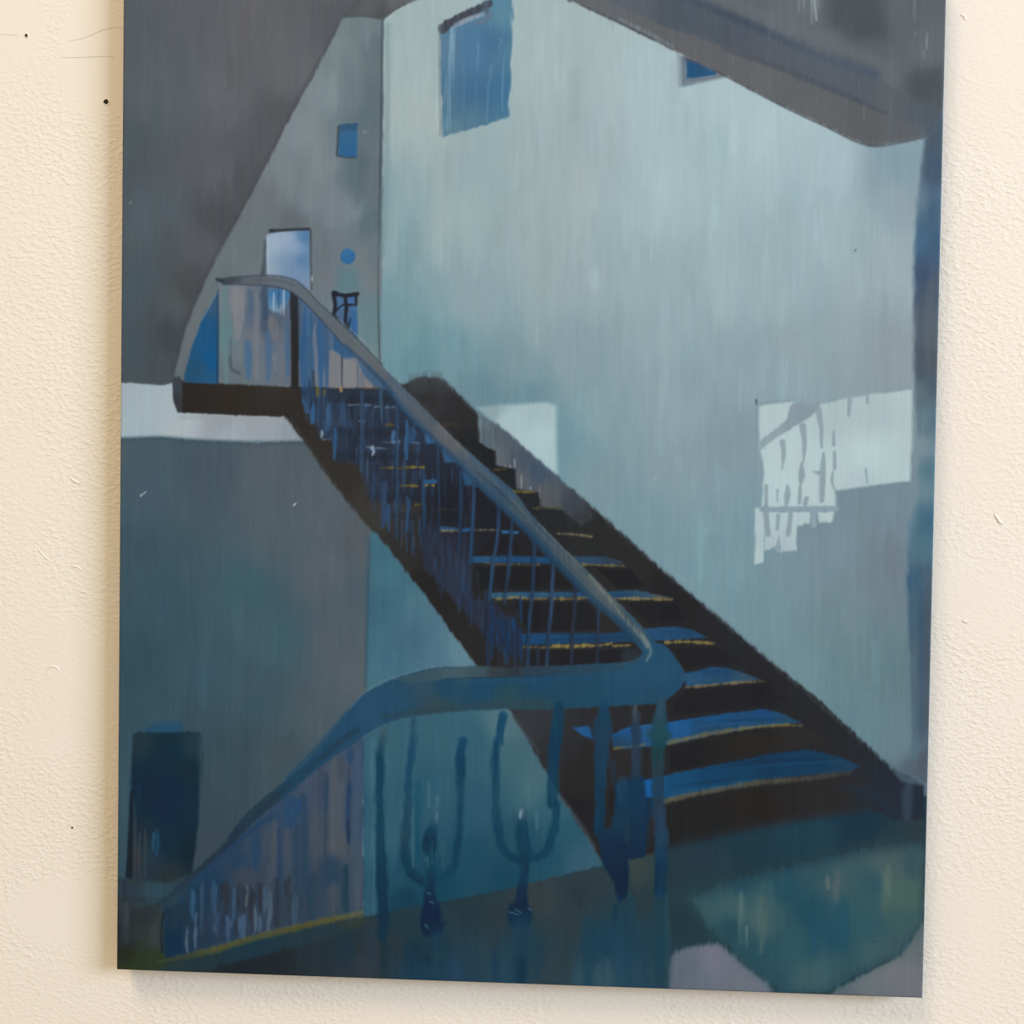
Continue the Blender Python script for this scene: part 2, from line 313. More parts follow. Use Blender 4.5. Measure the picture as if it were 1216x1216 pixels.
# wall under the flight
P([(441, 625), (465, 640), (490, 675), (518, 708), (580, 790), (580, 810), (436, 840), (435, 760)], [
    (445, 650, (78, 118, 136)), (470, 680, (84, 124, 142)), (500, 720, (92, 128, 146)), (480, 760, (84, 120, 142)), (450, 720, (78, 115, 135)), (545, 775, (108, 140, 156)), (520, 780, (96, 132, 152)), (450, 800, (88, 128, 146)), (460, 790, (84, 124, 146))], soft=1.6, jag=.7, lab=wallM)
S([(438, 640), (436, 740), (434, 815)], 3.5, (62, 92, 110), soft=2.5, a=.7)
P([(430, 868), (460, 845), (530, 830), (620, 830), (655, 890), (680, 945), (728, 1030), (660, 1052), (600, 1066), (540, 1078), (470, 1090), (432, 1100), (430, 880)], [
    (440, 900, (76, 118, 138)), (440, 1000, (74, 114, 134)), (438, 1075, (62, 100, 120)), (470, 880, (72, 112, 130)), (470, 960, (66, 105, 125)), (470, 1040, (48, 92, 115)), (520, 870, (72, 112, 130)), (520, 930, (62, 106, 128)), (560, 880, (68, 110, 130)), (570, 960, (62, 104, 126)), (560, 1020, (46, 92, 115)),
    (520, 1055, (36, 84, 108)), (600, 860, (86, 116, 126)), (620, 900, (76, 110, 122)), (635, 930, (80, 114, 126)), (610, 1000, (50, 92, 112)), (600, 1040, (36, 84, 108)), (670, 990, (56, 100, 120)), (690, 1020, (68, 104, 122)), (650, 1020, (46, 92, 114)), (480, 1070, (34, 76, 98)), (660, 960, (66, 108, 126))], soft=1.6, jag=.8, lab=wallM)

# floor
P([(430, 1090), (470, 1080), (540, 1068), (600, 1056), (660, 1041), (716, 1027), (780, 995), (912, 962), (1000, 945), (1105, 945), (1105, 1200), (130, 1200), (130, 1065), (200, 1065), (330, 1100)], [
    (450, 1120, (50, 62, 72)), (520, 1130, (42, 66, 82)), (480, 1090, (46, 68, 82)), (560, 1080, (46, 66, 78)), (590, 1090, (50, 66, 78)), (640, 1070, (58, 68, 76)), (690, 1060, (50, 66, 76)), (680, 1100, (52, 68, 78)), (560, 1140, (52, 78, 98)), (500, 1160, (48, 80, 108)), (540, 1165, (52, 82, 112)), (600, 1165, (54, 84, 108)),
    (650, 1150, (54, 70, 82)), (640, 1120, (48, 70, 82)), (720, 1120, (44, 84, 112)), (740, 1150, (58, 90, 116)), (700, 1165, (66, 94, 116)), (755, 1030, (62, 74, 78)), (755, 1075, (48, 66, 76)), (760, 1110, (50, 80, 100)), (800, 1040, (46, 66, 80)), (830, 1020, (46, 66, 82)), (810, 1090, (42, 64, 76)), (830, 1070, (48, 74, 84)),
    (880, 1000, (42, 68, 86)), (960, 990, (44, 76, 98)), (1030, 975, (34, 62, 84)), (1060, 1000, (44, 66, 80)), (1090, 990, (50, 64, 74)), (1090, 1020, (56, 72, 80)),
    (400, 1120, (42, 58, 68)), (370, 1140, (42, 56, 66)), (430, 1150, (52, 60, 72)), (330, 1150, (38, 46, 56)), (280, 1150, (36, 44, 54)), (230, 1150, (40, 58, 72)), (170, 1140, (50, 62, 44)), (160, 1110, (52, 56, 62)), (180, 1080, (58, 68, 76))], soft=2.5, jag=1, lab=floor_)

# ---- windows
win1 = part('painted_window', None, 'tall blue window high on the pale wall')
P([(524, 30), (545, 18), (584, -2), (609, -30), (609, 20), (607, 70), (604, 138), (566, 151), (526, 163), (523, 100)], [
    (530, 60, (92, 128, 158)), (528, 120, (84, 122, 152)), (560, 60, (80, 126, 168)), (590, 50, (74, 120, 158)), (560, 110, (70, 114, 152)), (590, 110, (70, 118, 158)), (600, 20, (92, 138, 164)), (605, 60, (84, 130, 158)), (565, 140, (84, 124, 152)), (535, 155, (96, 132, 152)), (600, 135, (76, 122, 156))], soft=2.0, jag=1.2, lab=win1, h=.5)
S([(526, 36), (528, 32), (546, 21), (565, 12), (582, 4)], [9, 12, 10, 9, 7], (62, 66, 76), soft=1.6, jag=.8, lab=win1, dry=.15)
S([(577, 4), (578, 14)], 7, (84, 94, 110), soft=3, a=.8)
S([(541, 30), (556, 23), (574, 17)], [5, 6, 4], (142, 154, 166), soft=1.8, a=.9, dry=.2)
S([(566, 27), (576, 25), (582, 18)], 5, (98, 108, 122), soft=2.5, a=.7)
S([(538, 34), (535, 80), (533, 110), (532, 152)], [6, 8, 9, 6], [(140, 172, 192), (124, 160, 184), (122, 158, 180), (110, 148, 172)], soft=2, a=.85, dry=.45, h=.6)
for x, a, b, c in ((540, 40, 60, (140, 176, 196)), (568, 50, 85, (104, 150, 186)), (583, 78, 100, (130, 168, 196)), (598, 70, 132, (112, 160, 190)), (580, 100, 138, (100, 148, 182)), (566, 95, 130, (92, 138, 172)), (595, 45, 62, (112, 158, 186)), (552, 60, 140, (92, 138, 172))):
    V(x, a, b, 1.8, c, soft=1.2, a=.7, dry=.3, lean=-1.5)
S([(522, 32), (522, 90), (523, 160)], 2.5, (110, 122, 130), soft=2, a=.6)
for x in (545, 556, 566, 578, 590, 600): V(x, 140, 152 - (x - 545) * .25, 5, (98, 136, 158), soft=3, a=.6, dry=.4)
win2 = part('painted_window', None, 'small square blue window on the end wall')
P([(403, 148), (425, 146), (424, 187), (402, 185)], [(414, 150, (52, 92, 130)), (414, 158, (56, 112, 160)), (412, 180, (48, 104, 156))], soft=.9, jag=.4, lab=win2, h=.6)
S([(402, 150), (401, 168), (400, 184)], 2.2, (58, 66, 72), soft=.9); S([(401, 185), (412, 187), (423, 187)], 1.8, (56, 74, 88), soft=.9)
P([(404, 148), (425, 146), (424, 155), (404, 156)], (56, 90, 122), soft=1.2, a=.7)
win3 = part('painted_window', None, 'pale blue-white window beside the landing')
P([(316, 279), (330, 276), (367, 273), (368, 345), (355, 336), (317, 329)], [(322, 290, (152, 172, 190)), (322, 320, (140, 160, 178)), (340, 285, (150, 170, 192)), (340, 315, (122, 148, 178)), (362, 282, (86, 128, 178)), (360, 310, (96, 134, 180)), (352, 325, (118, 146, 182)), (366, 340, (120, 140, 168)), (350, 292, (140, 164, 192))], soft=.9, jag=.5, lab=win3, h=.7)
S([(321, 274), (340, 273), (367, 272)], [4, 3, 3], (48, 52, 58), soft=1.2, jag=.4)
S([(314.5, 286), (314, 310), (312, 327)], [2, 4, 6], (70, 76, 86), soft=2, a=.85)
S([(369, 274), (369, 300), (370, 344)], [2, 2.2, 2.4], [(52, 58, 66), (66, 74, 84), (76, 78, 84)], soft=1, a=.85)
V(318, 281, 326, 1.6, (176, 190, 202), soft=.8, a=.9, dry=.3); V(370.5, 328, 334, 1.4, (176, 178, 180), soft=.7)
win4 = part('painted_window', None, 'small round blue window')
P([(400, 318), (425, 316), (424, 344), (402, 346)], (92, 118, 128), soft=5, a=.5)
P([(413 + 9.5 * math.cos(t), 304.5 + 9.5 * math.sin(t)) for t in np.linspace(0, 2 * math.pi, 15)[:-1]], [(410, 300, (62, 118, 170)), (416, 310, (50, 108, 166))], soft=1.1, jag=.5, lab=win4, h=.5)
win5 = part('painted_window', None, 'blue window with a dark frame behind the handrail')
P([(396, 349), (424, 349), (425, 404), (414, 404), (396, 380)], [(402, 360, (78, 112, 150)), (418, 358, (70, 112, 168)), (420, 385, (54, 106, 168)), (404, 378, (74, 100, 130)), (410, 395, (66, 96, 128))], soft=.9, jag=.4, lab=win5)
for pts, wd in (([(396, 348), (410, 351), (424, 349)], 5), ([(396, 350), (398, 362), (396, 374)], 4.5), ([(423, 349), (423, 362)], 3), ([(410, 352), (411, 366), (410, 380), (412, 388)], [4, 5, 3, 4]), ([(397, 372), (402, 366), (408, 362), (414, 362), (422, 362)], 2.4), ([(416, 379), (414, 390)], 2), ([(397, 374), (404, 384)], 2.5)):
    S(pts, wd, (34, 38, 48), soft=.9, jag=.4, lab=win5, h=.5)
win6 = part('painted_window', None, 'tiny blue window under the beam')
P([(806, 66), (815, 66), (860, 90), (858, 93), (812, 103), (806, 102)], [(810, 90, (108, 122, 134)), (850, 94, (124, 136, 146))], soft=2.2, a=.95)
P([(815, 72), (830, 75), (850, 85), (852, 89), (830, 92), (816, 93)], [(825, 80, (38, 92, 140)), (845, 87, (44, 98, 144)), (835, 75, (56, 74, 96))], soft=1.1, jag=.4, lab=win6, h=.5)
S([(814, 70), (835, 76), (858, 89)], 2.6, (58, 66, 80), soft=1.2); S([(816, 95), (835, 94), (856, 90)], 2, (100, 108, 116), soft=1.4)
S([(806, 63), (806, 82), (807, 102)], 4, (132, 146, 154), soft=2.5, a=.8); S([(812, 68), (812, 98)], 3, (98, 108, 118), soft=2, a=.9)

# ---- beam and right column
P([(668, -4), (720, 20), (780, 50), (858, 87), (927, 124), (980, 149), (1030, 172), (1035, 174.5), (1042, 173), (1096, 166), (1118, 150), (1140, -90), (540, -90)], [
    (640, -40, (104, 106, 110)), (700, 2, (102, 103, 106)), (760, 30, (102, 102, 104)), (830, 55, (104, 104, 107)), (900, 100, (106, 105, 107)), (970, 130, (106, 105, 106)), (1030, 162, (98, 97, 99)), (1085, 155, (98, 100, 104)),
    (740, 0, (92, 98, 106)), (800, 25, (82, 88, 98)), (870, 40, (80, 86, 98)), (900, 62, (88, 91, 99)), (960, 95, (90, 94, 101)), (1010, 105, (92, 95, 102)), (1060, 130, (94, 97, 103)), (1100, 140, (86, 94, 104)),
    (830, -10, (100, 103, 108)), (880, 5, (106, 107, 111)), (930, 20, (108, 110, 115)), (980, 45, (104, 106, 111)), (1030, 60, (98, 101, 105)), (1060, 90, (104, 106, 110)), (1100, 60, (104, 107, 110)), (1000, 10, (88, 91, 95)), (1030, 30, (82, 86, 89)), (960, 0, (108, 112, 116)), (1070, 10, (98, 101, 104)), (1095, 105, (82, 84, 88)), (1110, 120, (90, 92, 97))], soft=1.4, jag=.8, lab=beam)
P([(668, -4), (780, 49), (927, 124), (1033, 173), (1094, 166), (1078, 146), (1053, 136), (1010, 116), (924, 78), (863, 56), (780, 27), (716, -4)], [(720, 10, (104, 104, 107)), (780, 35, (104, 103, 105)), (863, 72, (105, 104, 106)), (960, 118, (104, 103, 104)), (1030, 155, (98, 98, 99)), (1080, 158, (98, 99, 102))], soft=3, a=.85, jag=1)
P([(716, -4), (780, 27), (863, 56), (924, 78), (1010, 116), (1053, 136), (1090, 148), (1117, 128), (1060, 104), (1039, 90), (981, 70), (924, 45), (866, 19), (805, -6)], [(750, 4, (94, 99, 107)), (800, 20, (84, 90, 100)), (870, 42, (86, 92, 102)), (930, 62, (90, 95, 103)), (1000, 95, (92, 96, 103)), (1060, 120, (93, 97, 102)), (1100, 132, (88, 94, 101))], soft=3.5, a=.85, jag=1)
S([(838, -8), (880, 8), (930, 29), (985, 52), (1040, 72)], [10, 14, 14, 14, 10], (110, 113, 118), soft=6, a=.6)
S([(812, -4), (866, 18), (924, 44), (981, 69), (1039, 88)], [10, 8, 8, 10, 12], [(76, 84, 98), (70, 79, 96), (74, 82, 98), (84, 92, 106), (82, 90, 104)], soft=5, a=.8)
S([(858, 58), (924, 80), (1010, 116), (1053, 135)], [3, 6, 6, 3], (80, 83, 92), soft=3, a=.75)
P([(985, -20), (1045, -20), (1052, 45), (1020, 46), (985, 30)], (78, 82, 86), soft=12, a=.6)
P([(1075, 92), (1118, 78), (1118, 124), (1090, 120)], (80, 83, 88), soft=8, a=.55)
for x, a, b, wd, c in ((949, -20, 14, 3, (142, 148, 154)), (955, -20, 10, 3, (136, 142, 148)), (963, -30, 28, 3.5, (148, 154, 160)), (969, -30, 24, 4, (162, 168, 172)), (972, -20, 10, 2, (128, 134, 138)), (1101, 40, 58, 2, (146, 150, 152)), (1087, 38, 43, 2.5, (128, 131, 134)), (1097, 60, 70, 3, (122, 125, 128)), (1086, -20, 24, 3, (120, 123, 126))):
    V(x, a, b, wd, c, soft=1.6, a=.85, dry=.35)
S([(690, 6), (735, 27), (780, 49)], 2, (74, 77, 80), soft=1.2, a=.85)
S([(735, 22), (765, 37), (800, 56)], [2, 5, 2], (134, 141, 148), soft=2, a=.7, dry=.4)
S([(850, 84), (927, 125), (980, 150), (1032, 173), (1080, 168)], [2, 2, 2.4, 2.6, 1.5], (70, 72, 76), soft=1.2, a=.8)
for i in range(150):                          # dragged dry bristle lines across the beam
    x = RNG.uniform(690, 1118); yb = 10 + (x - 690) * .475; y = yb - RNG.uniform(6, 95)
    if y < -5: continue
    V(x, y, y + RNG.uniform(6, 18), .9, (128, 130, 133) if RNG.random() < .7 else (84, 86, 92), soft=.7, a=RNG.uniform(.1, .42))
P([(1097, 167), (1122, 130), (1140, 300), (1140, 930), (1080, 930), (1083, 860), (1080, 780), (1077, 690), (1078, 620), (1090, 590), (1090, 545), (1086, 470), (1085, 320), (1089, 240)], [
    (1108, 168, (74, 88, 102)), (1112, 200, (68, 86, 104)), (1096, 240, (92, 114, 130)), (1110, 250, (70, 98, 122)), (1098, 285, (72, 104, 134)), (1112, 290, (64, 90, 114)), (1096, 330, (62, 82, 110)), (1110, 335, (78, 90, 102)), (1098, 390, (86, 98, 108)), (1112, 400, (84, 94, 102)), (1097, 430, (72, 84, 94)),
    (1110, 430, (78, 86, 92)), (1094, 465, (92, 108, 116)), (1108, 460, (72, 90, 102)), (1110, 500, (80, 108, 122)), (1098, 500, (96, 120, 130)), (1092, 530, (118, 138, 146)), (1108, 560, (84, 116, 130)), (1093, 580, (104, 130, 140)), (1085, 620, (84, 116, 134)), (1102, 620, (74, 110, 132)), (1104, 650, (86, 118, 132)), (1085, 655, (90, 120, 134)),
    (1083, 690, (72, 106, 134)), (1096, 690, (76, 100, 118)), (1106, 690, (78, 92, 102)), (1083, 735, (80, 108, 126)), (1094, 735, (68, 92, 114)), (1105, 735, (74, 84, 94)), (1083, 790, (92, 114, 124)), (1093, 790, (74, 94, 112)), (1103, 790, (74, 82, 92)), (1083, 850, (92, 116, 126)), (1092, 850, (76, 96, 112)), (1101, 850, (74, 82, 92)), (1084, 890, (92, 114, 126)), (1099, 900, (78, 88, 98))], soft=4, jag=1, lab=colm)
for x, a_, b_, wd, c in ((1087, 660, 900, 5, (84, 110, 126)), (1094, 700, 880, 5, (70, 90, 112)), (1103, 700, 900, 8, (74, 83, 93)), (1105, 340, 440, 12, (84, 94, 102)), (1093, 330, 450, 7, (70, 82, 98)), (1107, 180, 300, 8, (68, 92, 116))): V(x, a_, b_, wd, c, soft=4, a=.6, dry=.3)
P([(1036, 175), (1096, 166), (1092, 240), (1075, 225)], (124, 148, 160), soft=10, a=.5)

# ---- patches of sunlight on the wall
sun1 = part('painted_sunlight', None, 'sunlit rectangle on the wall behind the stair')
P([(566, 484), (590, 481), (650, 478), (661, 482), (662, 572), (610, 525)], [(585, 490, (140, 166, 174)), (600, 500, (168, 194, 202)), (640, 490, (160, 186, 194)), (640, 520, (170, 197, 205)), (655, 550, (166, 194, 203))], soft=3.5, jag=.5, lab=sun1)
S([(667, 480), (668, 530), (668, 580)], 10, (112, 145, 157), soft=6, a=.6)
sun2 = part('painted_sunlight', None, 'sunlit patch with banister shadows on the wall')
LT = [(905, 500, (174, 195, 200)), (930, 580, (178, 202, 207)), (1000, 490, (168, 188, 193)), (1040, 490, (168, 187, 192)), (1030, 540, (180, 203, 207)), (1070, 540, (176, 197, 201)), (985, 560, (178, 200, 204)), (940, 540, (178, 200, 204)), (1075, 470, (174, 194, 198)), (920, 650, (168, 188, 196)), (900, 660, (176, 198, 203)), (1020, 575, (172, 192, 198)), (910, 620, (176, 198, 203))]
P([(901, 482), (942, 477), (960, 483), (975, 480), (1005, 473), (1040, 468), (1083, 463), (1083, 520), (1081, 572), (1040, 577), (993, 583), (992, 601), (905, 604), (907, 560), (902, 530)], LT, soft=2, jag=.7, lab=sun2, h=.6)
P([(897, 603), (908, 604), (907, 668), (896, 670)], LT, soft=1.6, jag=.7, lab=sun2, h=.6)
P([(908, 606), (963, 606), (962, 621), (946, 625), (946, 653), (928, 655), (924, 648), (908, 654)], LT, soft=2, jag=.9, lab=sun2, h=.6)
P([(971, 608), (990, 608), (988, 620), (972, 621)], LT, soft=1.6, jag=.7, lab=sun2, h=.5)
SH = (136, 155, 166)
P([(938, 484), (942, 478), (972, 477), (974, 484), (964, 494), (950, 503), (928, 516), (912, 527), (901, 536), (902, 524), (918, 512), (934, 498)], [(955, 488, (134, 150, 160)), (905, 528, (140, 160, 170))], soft=1.8, jag=.6)
for pts, wd in (([(929, 525), (930, 540), (929, 558)], [7, 5, 2]), ([(953, 506), (955, 525), (954, 550)], [8, 6, 2]), ([(952, 550), (952, 563), (951, 575)], [3, 7.5, 3]), ([(972, 487), (975, 508), (976, 531)], [8, 5, 3]), ([(978, 538), (977, 560), (976, 594)], [3, 7, 6]), ([(966, 560), (974, 562)], [2, 6]),
        ([(990, 511), (990, 528)], [1.6, 4.5]), ([(991, 537), (991, 556)], [3, 4.5]), ([(989, 560), (988, 572), (991, 582)], [2, 3.4, 3]), ([(935, 577), (935, 587), (934, 599)], [3, 7, 4]), ([(923, 582), (923, 596)], [3, 2.4]), ([(910, 577), (910, 600)], [4, 4]), ([(950, 579), (949, 597)], [4, 4]), ([(958, 592), (956, 599)], 5), ([(909, 603), (912, 634)], [6, 7]), ([(924, 612), (923, 628)], 5), ([(936, 634), (939, 610)], [6, 5]), ([(925, 638), (924, 652)], [2, 7]), ([(966, 608), (966, 624)], 7), ([(1009, 475), (1008, 493)], [6, 3]), ([(1030, 471), (1030, 478)], 3), ([(1028, 557), (1030, 573)], [1.6, 2.4])):
    S(pts, wd, (138, 158, 167), soft=1.2, a=.95, jag=.4)
S([(905, 605), (940, 605), (994, 604)], [6, 7, 5], (136, 156, 166), soft=1.3, jag=.4)
P([(994, 585), (1040, 579), (1083, 574), (1090, 600), (1080, 650), (1000, 620)], (116, 136, 147), soft=6, a=.55)
S([(994, 585), (1035, 579), (1078, 574), (1090, 582)], 3.5, (112, 134, 145), soft=2.5, a=.8)
S([(898, 476), (898, 520), (896, 600)], 2, (118, 138, 148), soft=1.5, a=.6); V(898, 474, 480, 2, (70, 84, 92), soft=1)
S([(900, 480), (925, 476), (942, 475)], 2, (122, 140, 149), soft=1.5, a=.6)

# ---- the staircase
stair = part('painted_staircase', None, 'dark flight of stairs rising to the left')
DK = (35, 36, 40)
P([(344, 458), (360, 456), (470, 458), (479, 456), (500, 447), (520, 448), (527, 451), (566, 489), (608, 521), (663, 569), (710, 608), (788, 678), (912, 783), (972, 830), (1059, 912), (1098, 932), (1098, 973), (1062, 973), (1034, 962), (975, 971), (912, 981), (793, 1007), (772, 1014), (745, 1019), (716, 1026), (664, 943), (608, 848), (567, 792), (504, 706), (459, 648), (421, 608), (384, 558), (358, 521), (337, 494)], [
    (350, 480, (47, 44, 42)), (400, 560, (50, 48, 46)), (440, 610, (58, 56, 54)), (470, 650, (48, 47, 46)), (520, 700, (38, 37, 37)), (560, 770, (40, 40, 42)), (510, 470, (52, 54, 58)), (540, 500, (44, 45, 47)), (556, 525, (37, 38, 40)), (600, 600, (33, 34, 39)), (640, 560, (70, 80, 92)), (640, 640, (36, 37, 40)),
    (700, 640, (42, 43, 44)), (740, 680, (42, 42, 43)), (790, 710, (36, 36, 38)), (850, 770, (38, 39, 42)), (900, 850, (36, 37, 41)), (960, 860, (38, 39, 42)), (1040, 930, (36, 42, 50)), (1085, 950, (36, 44, 56)), (850, 980, (37, 37, 39)), (1000, 945, (40, 40, 42)), (620, 870, (52, 56, 62)), (640, 900, (44, 46, 50)), (680, 960, (37, 36, 39)), (690, 930, (42, 41, 42))], soft=2.0, jag=1.0, lab=stair, h=.4)
# soft dry edges of the upper side
P([(481, 458), (500, 448), (521, 448), (530, 455), (545, 470), (540, 490), (500, 478)], [(500, 455, (62, 68, 74)), (520, 452, (54, 58, 64)), (540, 475, (44, 45, 48)), (505, 475, (42, 42, 43))], soft=4, a=.7, dry=.2)
S([(476, 456), (500, 446), (521, 446)], 4, (92, 112, 120), soft=3, a=.5, dry=.6)
for x_ in range(486, 528, 3): V(x_, 440 + abs(x_ - 512) * .15, 456, 1.6, (70, 80, 86), soft=1.2, a=.5, dry=.4)
S([(526, 451), (566, 488), (610, 524)], 4, (88, 108, 116), soft=4, a=.5, dry=.4)
S([(610, 523), (663, 569), (710, 608), (788, 678), (912, 783), (1059, 912)], 3.5, (70, 84, 92), soft=3, a=.55, dry=.6, jag=.8)
string = part('painted_stringer', stair, 'grey-blue skirting board along the far side of the stair')
P([(567, 490), (590, 503), (630, 537), (663, 566), (700, 600), (705, 615), (690, 625), (668, 606), (642, 602), (640, 585), (612, 580), (612, 558), (590, 553), (588, 536), (570, 533)], [
    (572, 495, (108, 128, 136)), (578, 525, (92, 108, 116)), (600, 520, (84, 96, 106)), (590, 545, (96, 104, 110)), (620, 545, (72, 84, 98)), (615, 570, (92, 96, 102)), (640, 560, (66, 84, 104)), (650, 590, (86, 92, 98)), (645, 600, (88, 90, 92)), (680, 600, (62, 70, 78)), (690, 615, (54, 58, 62))], soft=2.2, jag=.8, lab=string, dry=.1)
S([(570, 495), (600, 515), (640, 552), (663, 570)], 3, (76, 90, 102), soft=2, a=.6, dry=.4)
for x, a, b, c in ((611, 545, 555, (150, 150, 156)), (619, 565, 580, (150, 152, 156)), (606, 552, 556, (150, 140, 138)), (630, 578, 581, (160, 160, 160)), (600, 552, 555, (132, 128, 128)), (641, 578, 590, (120, 112, 106))):
    V(x, a, b, 1.6, c, soft=.9, a=.8)
# landing slab
slab = part('painted_landing', None, 'dark edge of the upper landing')
P([(214, 453), (260, 455), (306, 458), (350, 460), (352, 492), (330, 495), (306, 494), (260, 492), (215, 490)], [(230, 470, (44, 40, 38)), (280, 475, (46, 42, 39)), (330, 465, (50, 47, 45)), (330, 488, (46, 44, 41))], soft=1.1, jag=.5, lab=slab, h=.8)
P([(205, 449), (213, 447), (217, 458), (216, 489), (211, 490), (206, 478)], [(207, 455, (64, 70, 76)), (212, 460, (58, 66, 76)), (213, 485, (60, 64, 70)), (207, 478, (48, 50, 54))], soft=1.2, jag=.5, lab=slab)
S([(214, 452), (260, 454), (330, 458)], 1.6, (38, 40, 46), soft=1, a=.7)
S([(345, 497), (356, 514), (370, 536), (400, 578), (421, 606)], 3, (74, 80, 84), soft=3, a=.45, dry=.4)
S([(214, 496), (260, 496), (300, 499), (335, 500)], 4, (150, 158, 164), soft=3, a=.5)
# ---- steps
def tread(poly, col, soft=1.1, text=None):
    t = part('painted_tread', stair, text); P(poly, col, soft=soft, jag=.35, lab=t, h=.7, dry=0); return t
def nose(pts, wd, col, soft=1.0):
    t = part('painted_nosing', stair, 'yellow-brown painted stair nosing'); S(pts, wd, col, soft=soft * 1.2, jag=.8, lab=t, h=.8, a=.86, dry=.12); return t
BL, BR = (38, 86, 138), (44, 84, 118)
# upper little steps, right of the rail
P([(560, 520), (588, 536), (588, 553), (612, 557), (613, 582), (640, 585), (641, 603), (668, 606), (676, 634), (660, 640), (560, 560)], [(580, 548, (34, 36, 40)), (600, 570, (35, 38, 42)), (630, 595, (36, 39, 44)), (655, 620, (38, 40, 42))], soft=1.2, jag=.7)
nose([(586, 558), (600, 557)], 1.8, (76, 72, 44)); nose([(609, 583.5), (634, 584.5)], 2.4, (120, 106, 42)); nose([(632, 603.5), (668, 603)], 2, (74, 72, 56))
nose([(662, 633.5), (680, 634.5), (702, 637)], 2.6, (112, 106, 84))
nose([(525, 504), (545, 504)], 2.5, (58, 54, 42), soft=1.5)
tread([(560, 661), (600, 660), (650, 661), (690, 661), (720, 661), (740, 667), (738, 671), (690, 670), (640, 669), (562, 668)], [(570, 664, (56, 98, 142)), (610, 664, (44, 86, 132)), (650, 665, (42, 82, 124)), (700, 665, (56, 80, 104)), (730, 667, (50, 64, 80))])
nose([(575, 668.5), (590, 670), (640, 670.5)], [1.8, 2, 2], (98, 86, 62)); nose([(692, 670.5), (712, 671), (741, 672)], 2.2, (116, 106, 72))
tread([(580, 704), (620, 703), (680, 703), (725, 702), (755, 701), (780, 706), (798, 710), (760, 712), (690, 709), (640, 710), (582, 711)], [(590, 707, (66, 104, 132)), (630, 706, (58, 98, 134)), (690, 705, (46, 84, 120)), (740, 704, (46, 82, 114)), (765, 705, (58, 86, 108)), (785, 709, (74, 78, 78))])
nose([(586, 710.5), (598, 711.5), (612, 709), (632, 712)], [2, 2.4, 3, 2.4], (122, 112, 72)); nose([(636, 711), (655, 711), (680, 711), (700, 709)], 2.6, (122, 106, 66)); nose([(728, 711), (755, 711), (798, 712)], 2.6, (134, 116, 72))
tread([(618, 753), (650, 752), (720, 752), (772, 746), (800, 744), (822, 748), (840, 757), (800, 760), (720, 763), (622, 766)], [(630, 760, (42, 84, 134)), (660, 757, (40, 78, 118)), (690, 757, (38, 72, 108)), (730, 757, (42, 74, 108)), (790, 750, (50, 88, 128)), (820, 753, (48, 84, 122))])
nose([(622, 768), (645, 769), (660, 768)], 2.6, (118, 102, 56)); nose([(657, 767), (680, 767.5), (700, 766)], [3.4, 3.8, 3], (142, 126, 66)); nose([(700, 767), (715, 766), (726, 764)], 3, (146, 130, 74)); nose([(728, 767), (748, 766)], 2.4, (134, 118, 66)); nose([(790, 763), (815, 762), (847, 764)], 3.2, (140, 122, 74))
tread([(812, 800), (830, 796), (845, 792), (862, 793), (885, 800), (905, 807), (870, 811), (815, 815)], [(822, 806, (56, 98, 138)), (850, 799, (48, 86, 130)), (850, 808, (48, 84, 112)), (885, 805, (60, 84, 104))])
nose([(815, 816), (840, 814), (870, 811), (907, 809)], 2.4, (122, 108, 78))
tread([(680, 864), (700, 862), (704, 877), (690, 873)], (50, 104, 166), soft=1.4)
tread([(726, 872), (750, 862), (790, 858), (850, 849), (905, 842), (925, 846), (951, 858), (905, 863), (850, 872), (795, 884), (740, 890), (728, 888)], [(738, 866, (42, 100, 170)), (735, 882, (46, 76, 106)), (768, 862, (56, 104, 156)), (800, 860, (42, 104, 170)), (850, 855, (38, 98, 160)), (905, 849, (38, 90, 150)), (850, 866, (48, 76, 100)), (905, 859, (46, 84, 116)), (935, 857, (46, 84, 112))])
nose([(730, 889), (745, 887), (766, 884)], [3, 2, 3], (94, 90, 46)); nose([(794, 882), (820, 876), (850, 870), (890, 864), (930, 861), (952, 862)], [6, 5, 4.5, 3.5, 3, 2], [(98, 90, 62), (104, 96, 66), (96, 88, 62), (112, 102, 66), (116, 104, 56), (80, 76, 56)], soft=1.6)
tread([(764, 927), (790, 921), (838, 911), (912, 896), (960, 890), (1000, 900), (1021, 910), (1010, 916), (912, 925), (850, 936), (792, 948), (766, 947)], [(772, 932, (36, 108, 184)), (800, 930, (34, 90, 136)), (850, 920, (28, 80, 124)), (875, 912, (24, 70, 106)), (912, 905, (20, 66, 100)), (960, 900, (26, 68, 100)), (940, 915, (24, 70, 106)), (880, 928, (34, 84, 122)), (1000, 908, (40, 72, 100))], soft=1.4)
nose([(790, 951), (820, 944), (870, 934), (912, 928), (960, 924), (1008, 918)], [6, 6, 6, 6, 6, 4], [(98, 98, 82), (92, 92, 80), (84, 84, 74), (80, 78, 68), (70, 68, 62), (58, 60, 60)], soft=2)
S([(834, 931), (850, 928), (872, 926)], 2, (44, 62, 82), soft=1.2, a=.6, dry=.4)
